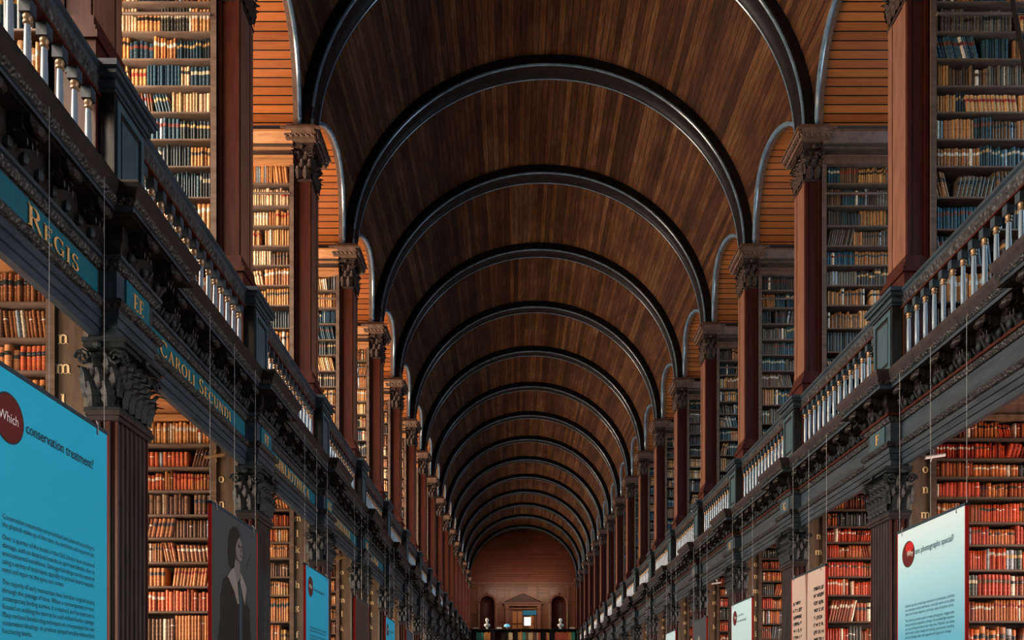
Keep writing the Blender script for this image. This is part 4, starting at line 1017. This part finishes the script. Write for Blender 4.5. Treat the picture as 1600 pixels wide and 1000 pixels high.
# ------------------------------------------------------------------ end of the hall
YE = 56.3
def wq(mb, x0, x1, z0, z1, y=YE, vert=True):
    mb.grid([[(x0, y, E + z0), (x1, y, E + z0)], [(x0, y, E + z1), (x1, y, E + z1)]], uvs=[[(x0 + 20, z0), (x1 + 20, z0)], [(x0 + 20, z1), (x1 + 20, z1)]])
NX, NR, NZ = 2.42, 0.50, 6.55         # niche centre, radius, springing height
m = MB()
wq(m, -6.4, -NX - NR, 0 - E, 8.0); wq(m, -NX + NR, NX - NR, -E, 8.0); wq(m, NX + NR, 6.4, -E, 8.0)
for cx in (-NX, NX):
    wq(m, cx - NR, cx + NR, -E, 4.3); 
    a = [(cx - NR * math.cos(PI * i / 16), NZ + NR * math.sin(PI * i / 16)) for i in range(17)]
    m.grid([[(x, YE, E + z) for x, z in a], [(x, YE, E + 8.0) for x, z in a]], uvs=[[(x + 20, z) for x, z in a], [(x + 20, 8) for x, z in a]])
struct(m.build('wall_back', M['panelling'], fix=False))
m = MB()
for cx in (-NX, NX):
    rows = []
    for z in (4.3, NZ): rows.append([(cx - NR * math.cos(PI * i / 12), YE + NR * math.sin(PI * i / 12), E + z) for i in range(13)])
    for j in range(1, 7):
        b = PI / 2 * j / 6 * 0.999
        rows.append([(cx - NR * math.cos(b) * math.cos(PI * i / 12), YE + NR * math.cos(b) * math.sin(PI * i / 12), E + NZ + NR * math.sin(b)) for i in range(13)])
    m.grid(rows)
    m.box(cx - NR, cx + NR, YE, YE + 0.5, E + 4.25, E + 4.3)
struct(m.build('wall_back', M['mahogany'], smooth=True, fix=False))
# lunette over the cornice
m = MB(); a = [(-(VA) * math.cos(PI * i / 32), VB * math.sin(PI * i / 32)) for i in range(33)]
m.grid([[(x, YE, ZS - 0.02) for x, z in a], [(x, YE, ZS + z + 0.02) for x, z in a]], uvs=[[(3.0, x + 9) for x, z in a], [(3.0 + z, x + 9) for x, z in a]])
struct(m.build('wall_back', M['lunette'], fix=False))
m = MB(); m.box(-6.4, 6.4, YE, YE + 0.2, ZS - 0.1, ZS + 3.6); 
m.v = [(x, y + 0.6, z) for x, y, z in m.v]; struct(m.build('wall_back', M['mahogany']))
def trim(name, boxes, mat):
    q = MB()
    for b in boxes: q.box(*b)
    global tr_n
    tr_n += 1; return struct(q.build('trim_%d' % tr_n, mat))
trim('', [(-3.9, 3.9, YE - 0.25, YE, E + 7.9, E + 7.97), (-3.9, 3.9, YE - 0.18, YE, E + 7.83, E + 7.9), (-3.9, 3.9, YE - 0.12, YE, E + 7.7, E + 7.75)], M['mahogany_light'])
pan = []
for x in (-3.5, -3.05, -1.75, -0.95, 0.95, 1.75, 3.05, 3.5): pan.append((x - 0.03, x + 0.03, YE - 0.05, YE, E + 3.3, E + 7.7))
pan += [(-3.5, -3.05, YE - 0.04, YE, E + 7.15, E + 7.21), (-1.75, 1.75, YE - 0.04, YE, E + 7.4, E + 7.44)]
trim('', pan, M['mahogany_light'])
for cx, sd in ((-NX, 'left'), (NX, 'right')):
    q = MB()
    for r, rr in ((NR + 0.10, 0.055), (NR + 0.02, 0.03)):
        pts = [(cx - r, YE - 0.03, E + 4.3)] + [(cx - r * math.cos(PI * i / 20), YE - 0.03, E + NZ + r * math.sin(PI * i / 20)) for i in range(21)] + [(cx + r, YE - 0.03, E + 4.3)]
        q.tube(pts, rr, 6)
    q.box(cx - NR - 0.2, cx - NR, YE - 0.1, YE, E + NZ - 0.06, E + NZ + 0.02); q.box(cx + NR, cx + NR + 0.2, YE - 0.1, YE, E + NZ - 0.06, E + NZ + 0.02)
    q.sphere((cx, YE - 0.08, E + NZ + NR + 0.16), 0.09, 8, 5)
    tr_n += 1; struct(q.build('trim_%d' % tr_n, M['mahogany_light'], smooth=True))
# pedimented doorway
q = MB()
fy = lambda u, v, tt: (u, tt, E + v)
q.prism([(-1.3, 6.55), (1.3, 6.55), (1.3, 6.62), (0, 7.22), (-1.3, 6.62)], fy, YE - 0.16, YE)
dr = struct(q.build('door_1', M['mahogany']))
q = MB()
for sg in (-1, 1):
    q.prism([(sg * 1.38, 6.58), (sg * 1.38, 6.67), (0, 7.32), (0, 7.2)], fy, YE - 0.28, YE - 0.1)
    q.box(sg * 0.98, sg * 1.18, YE - 0.14, YE, E + 3.3, E + 6.35); q.box(sg * 0.95, sg * 1.21, YE - 0.18, YE, E + 6.15, E + 6.35)
    q.box(sg * 0.80, sg * 0.86, YE - 0.10, YE, E + 3.3, E + 6.2)
q.box(-1.38, 1.38, YE - 0.28, YE, E + 6.5, E + 6.58); q.box(-1.25, 1.25, YE - 0.2, YE, E + 6.35, E + 6.5); q.box(-0.86, 0.86, YE - 0.1, YE, E + 6.14, E + 6.2)
q.build('door_frame', M['mahogany_light'], dr)
q = MB()
for x0, x1 in ((-0.72, -0.42), (-0.36, -0.06), (0.42, 0.72)): q.box(x0, x1, YE - 0.05, YE, E + 4.2, E + 5.1); q.box(x0, x1, YE - 0.05, YE, E + 5.2, E + 6.0)
q.build('door_leaf', M['cornice_orange'], dr)
q = MB(); q.box(0.08, 0.52, YE - 0.07, YE - 0.01, E + 5.05, E + 5.6); q.build('door_pane', M['door_pane'], dr)
q = MB(); q.box(-0.02, 0.9, YE - 0.12, YE - 0.02, E + 5.75, E + 6.05); q.build('blind', M['blue_box'], dr)
area_light('end_wall_fill', (0, 53.5, E + 7.6), (math.radians(62), 0, 0), 5.0, 0.4, 90, (1.0, 0.75, 0.55))  # added unseen light that brightens the end wall
# gallery front across the end with a low bookcase, busts and small things on it
t = thing('end_bookcase', 'low dark bookcase forming the gallery front across the far end of the hall', 'bookcase', (0, 51.5, E + 3.2))
q = MB(); q.box(-3.3, 3.3, -0.15, 0.35, 0, 1.15) ; q.v = [(x, y + 0.25, z) for x, y, z in q.v]; q.build('carcass', M['case_back'], t)
q = MB(); q.box(-3.35, 3.35, -0.2, 0.65, 1.13, 1.2); q.build('top', M['oak_black'], t)
q = MB()
for x in (-3.3, -2.0, -1.2, -0.62, 1.1, 1.65, 3.25): q.box(x, x + 0.22 if abs(x) < 3 else x + 0.05, -0.1, 0.2, 0, 1.13)
q.build('upright', M['oak_black'], t)
q = MB(); q.box(-3.3, 3.3, -0.08, 0.2, 0.5, 0.53); q.build('shelf', M['shelf_dark'], t)
rg = random.Random(11); pals = [(0.6, 0.3, 0.1), (0.65, 0.5, 0.3), (0.5, 0.1, 0.05), (0.05, 0.3, 0.25), (0.55, 0.2, 0.06), (0.15, 0.08, 0.05)]
bs = []
for a, b in ((-2.95, -2.05), (-1.0, -0.65), (-0.38, 1.05), (1.35, 1.6), (1.9, 3.2)):
    x = a; c = rg.choice(pals)
    while x < b - 0.06:
        if rg.random() < 0.3: c = rg.choice(pals)
        w_ = rg.uniform(0.04, 0.07); bs.append((x, w_, rg.uniform(0.42, 0.52), c)); x += w_ + 0.003
q = MB(); 
vs = np.array([v for v in []])
mats_e = [simple('end_book_%d' % i, c, 0.5) for i, c in enumerate(pals)]
for x, w_, h, c in bs: q.box(x, x + w_, 51.42, 51.6, E + 3.73, E + 3.73 + h, pals.index(c))
o = q.build('distant_books', mats_e); tag(o, 'rows of small distant books on the low bookcase at the far end', 'books', None, 'stuff')
def bust(x, lab):
    t = thing('bust', lab, 'bust', (x, 51.7, E + 4.4), 'marble busts on the far gallery front')
    q = MB(); q.lathe([(0.10, 0), (0.10, 0.03), (0.06, 0.06), (0.055, 0.1)], 12); q.build('socle', M['marble'], t, smooth=True)
    q = MB()
    q.lathe([(0.06, 0.10), (0.14, 0.16), (0.20, 0.24), (0.19, 0.30), (0.12, 0.35), (0.062, 0.38), (0.058, 0.43), (0.07, 0.45), (0.095, 0.50), (0.105, 0.57), (0.09, 0.64), (0.05, 0.68), (0.01, 0.69)], 14, (0, 0, 0), 1.0, 0.75)
    q.prism([(-0.105, 0.0), (-0.135, -0.02), (-0.10, 0.06)], lambda u, v, tt: (tt, u, 0.53 + v), -0.018, 0.018)
    for e in (-1, 1): q.sphere((e * 0.10, 0.0, 0.56), 0.022, 6, 4, (0.5, 1, 1.4)); q.sphere((e * 0.035, -0.065, 0.585), 0.014, 6, 4)
    q.sphere((0, -0.075, 0.50), 0.02, 6, 4, (1.3, 0.8, 0.5))
    q.build('head_and_shoulders', M['marble'], t, smooth=True)
    q = MB(); q.sphere((0, 0.012, 0.60), 0.108, 12, 7, (1.0, 0.85, 0.95)); q.build('hair', M['marble'], t, smooth=True)
bust(-2.28, 'white marble bust before the left niche at the far end of the hall')
bust(2.28, 'white marble bust before the right niche at the far end of the hall')
t = thing('reading_lamp', 'small bright blue-white lamp on the far gallery front beside the doorway', 'lamp', (-1.05, 51.7, E + 4.4))
q = MB(); q.lathe([(0.09, 0), (0.08, 0.02), (0.015, 0.04), (0.015, 0.15)], 12); q.build('stand', M['steel'], t)
q = MB(); q.lathe([(0.03, 0.14), (0.17, 0.16), (0.19, 0.22), (0.15, 0.30), (0.03, 0.34)], 12); q.build('lamp_shade', simple('lit_blue_shade', (0.3, 0.7, 0.9), 0.4, emit=(0.15, 0.6, 0.9), es=0.5), t)
for x, lab in ((-3.0, 'stack of white papers left of the left bust on the far gallery front'), (-1.55, 'white open book between the left bust and the lamp at the far end'), (3.0, 'white papers right of the right bust on the far gallery front')):
    q = MB(); q.box(-0.18, 0.18, -0.1, 0.1, 0, 0.05); q.box(-0.15, 0.17, -0.09, 0.09, 0.05, 0.11); q.prism([(-0.17, 0.11), (0.0, 0.14), (0.17, 0.11)], lambda u, v, tt: (u, tt, v), -0.1, 0.1)
    o = q.build('papers', M['marble']); o.location = (x, 51.7, E + 4.4); tag(o, lab, 'papers')
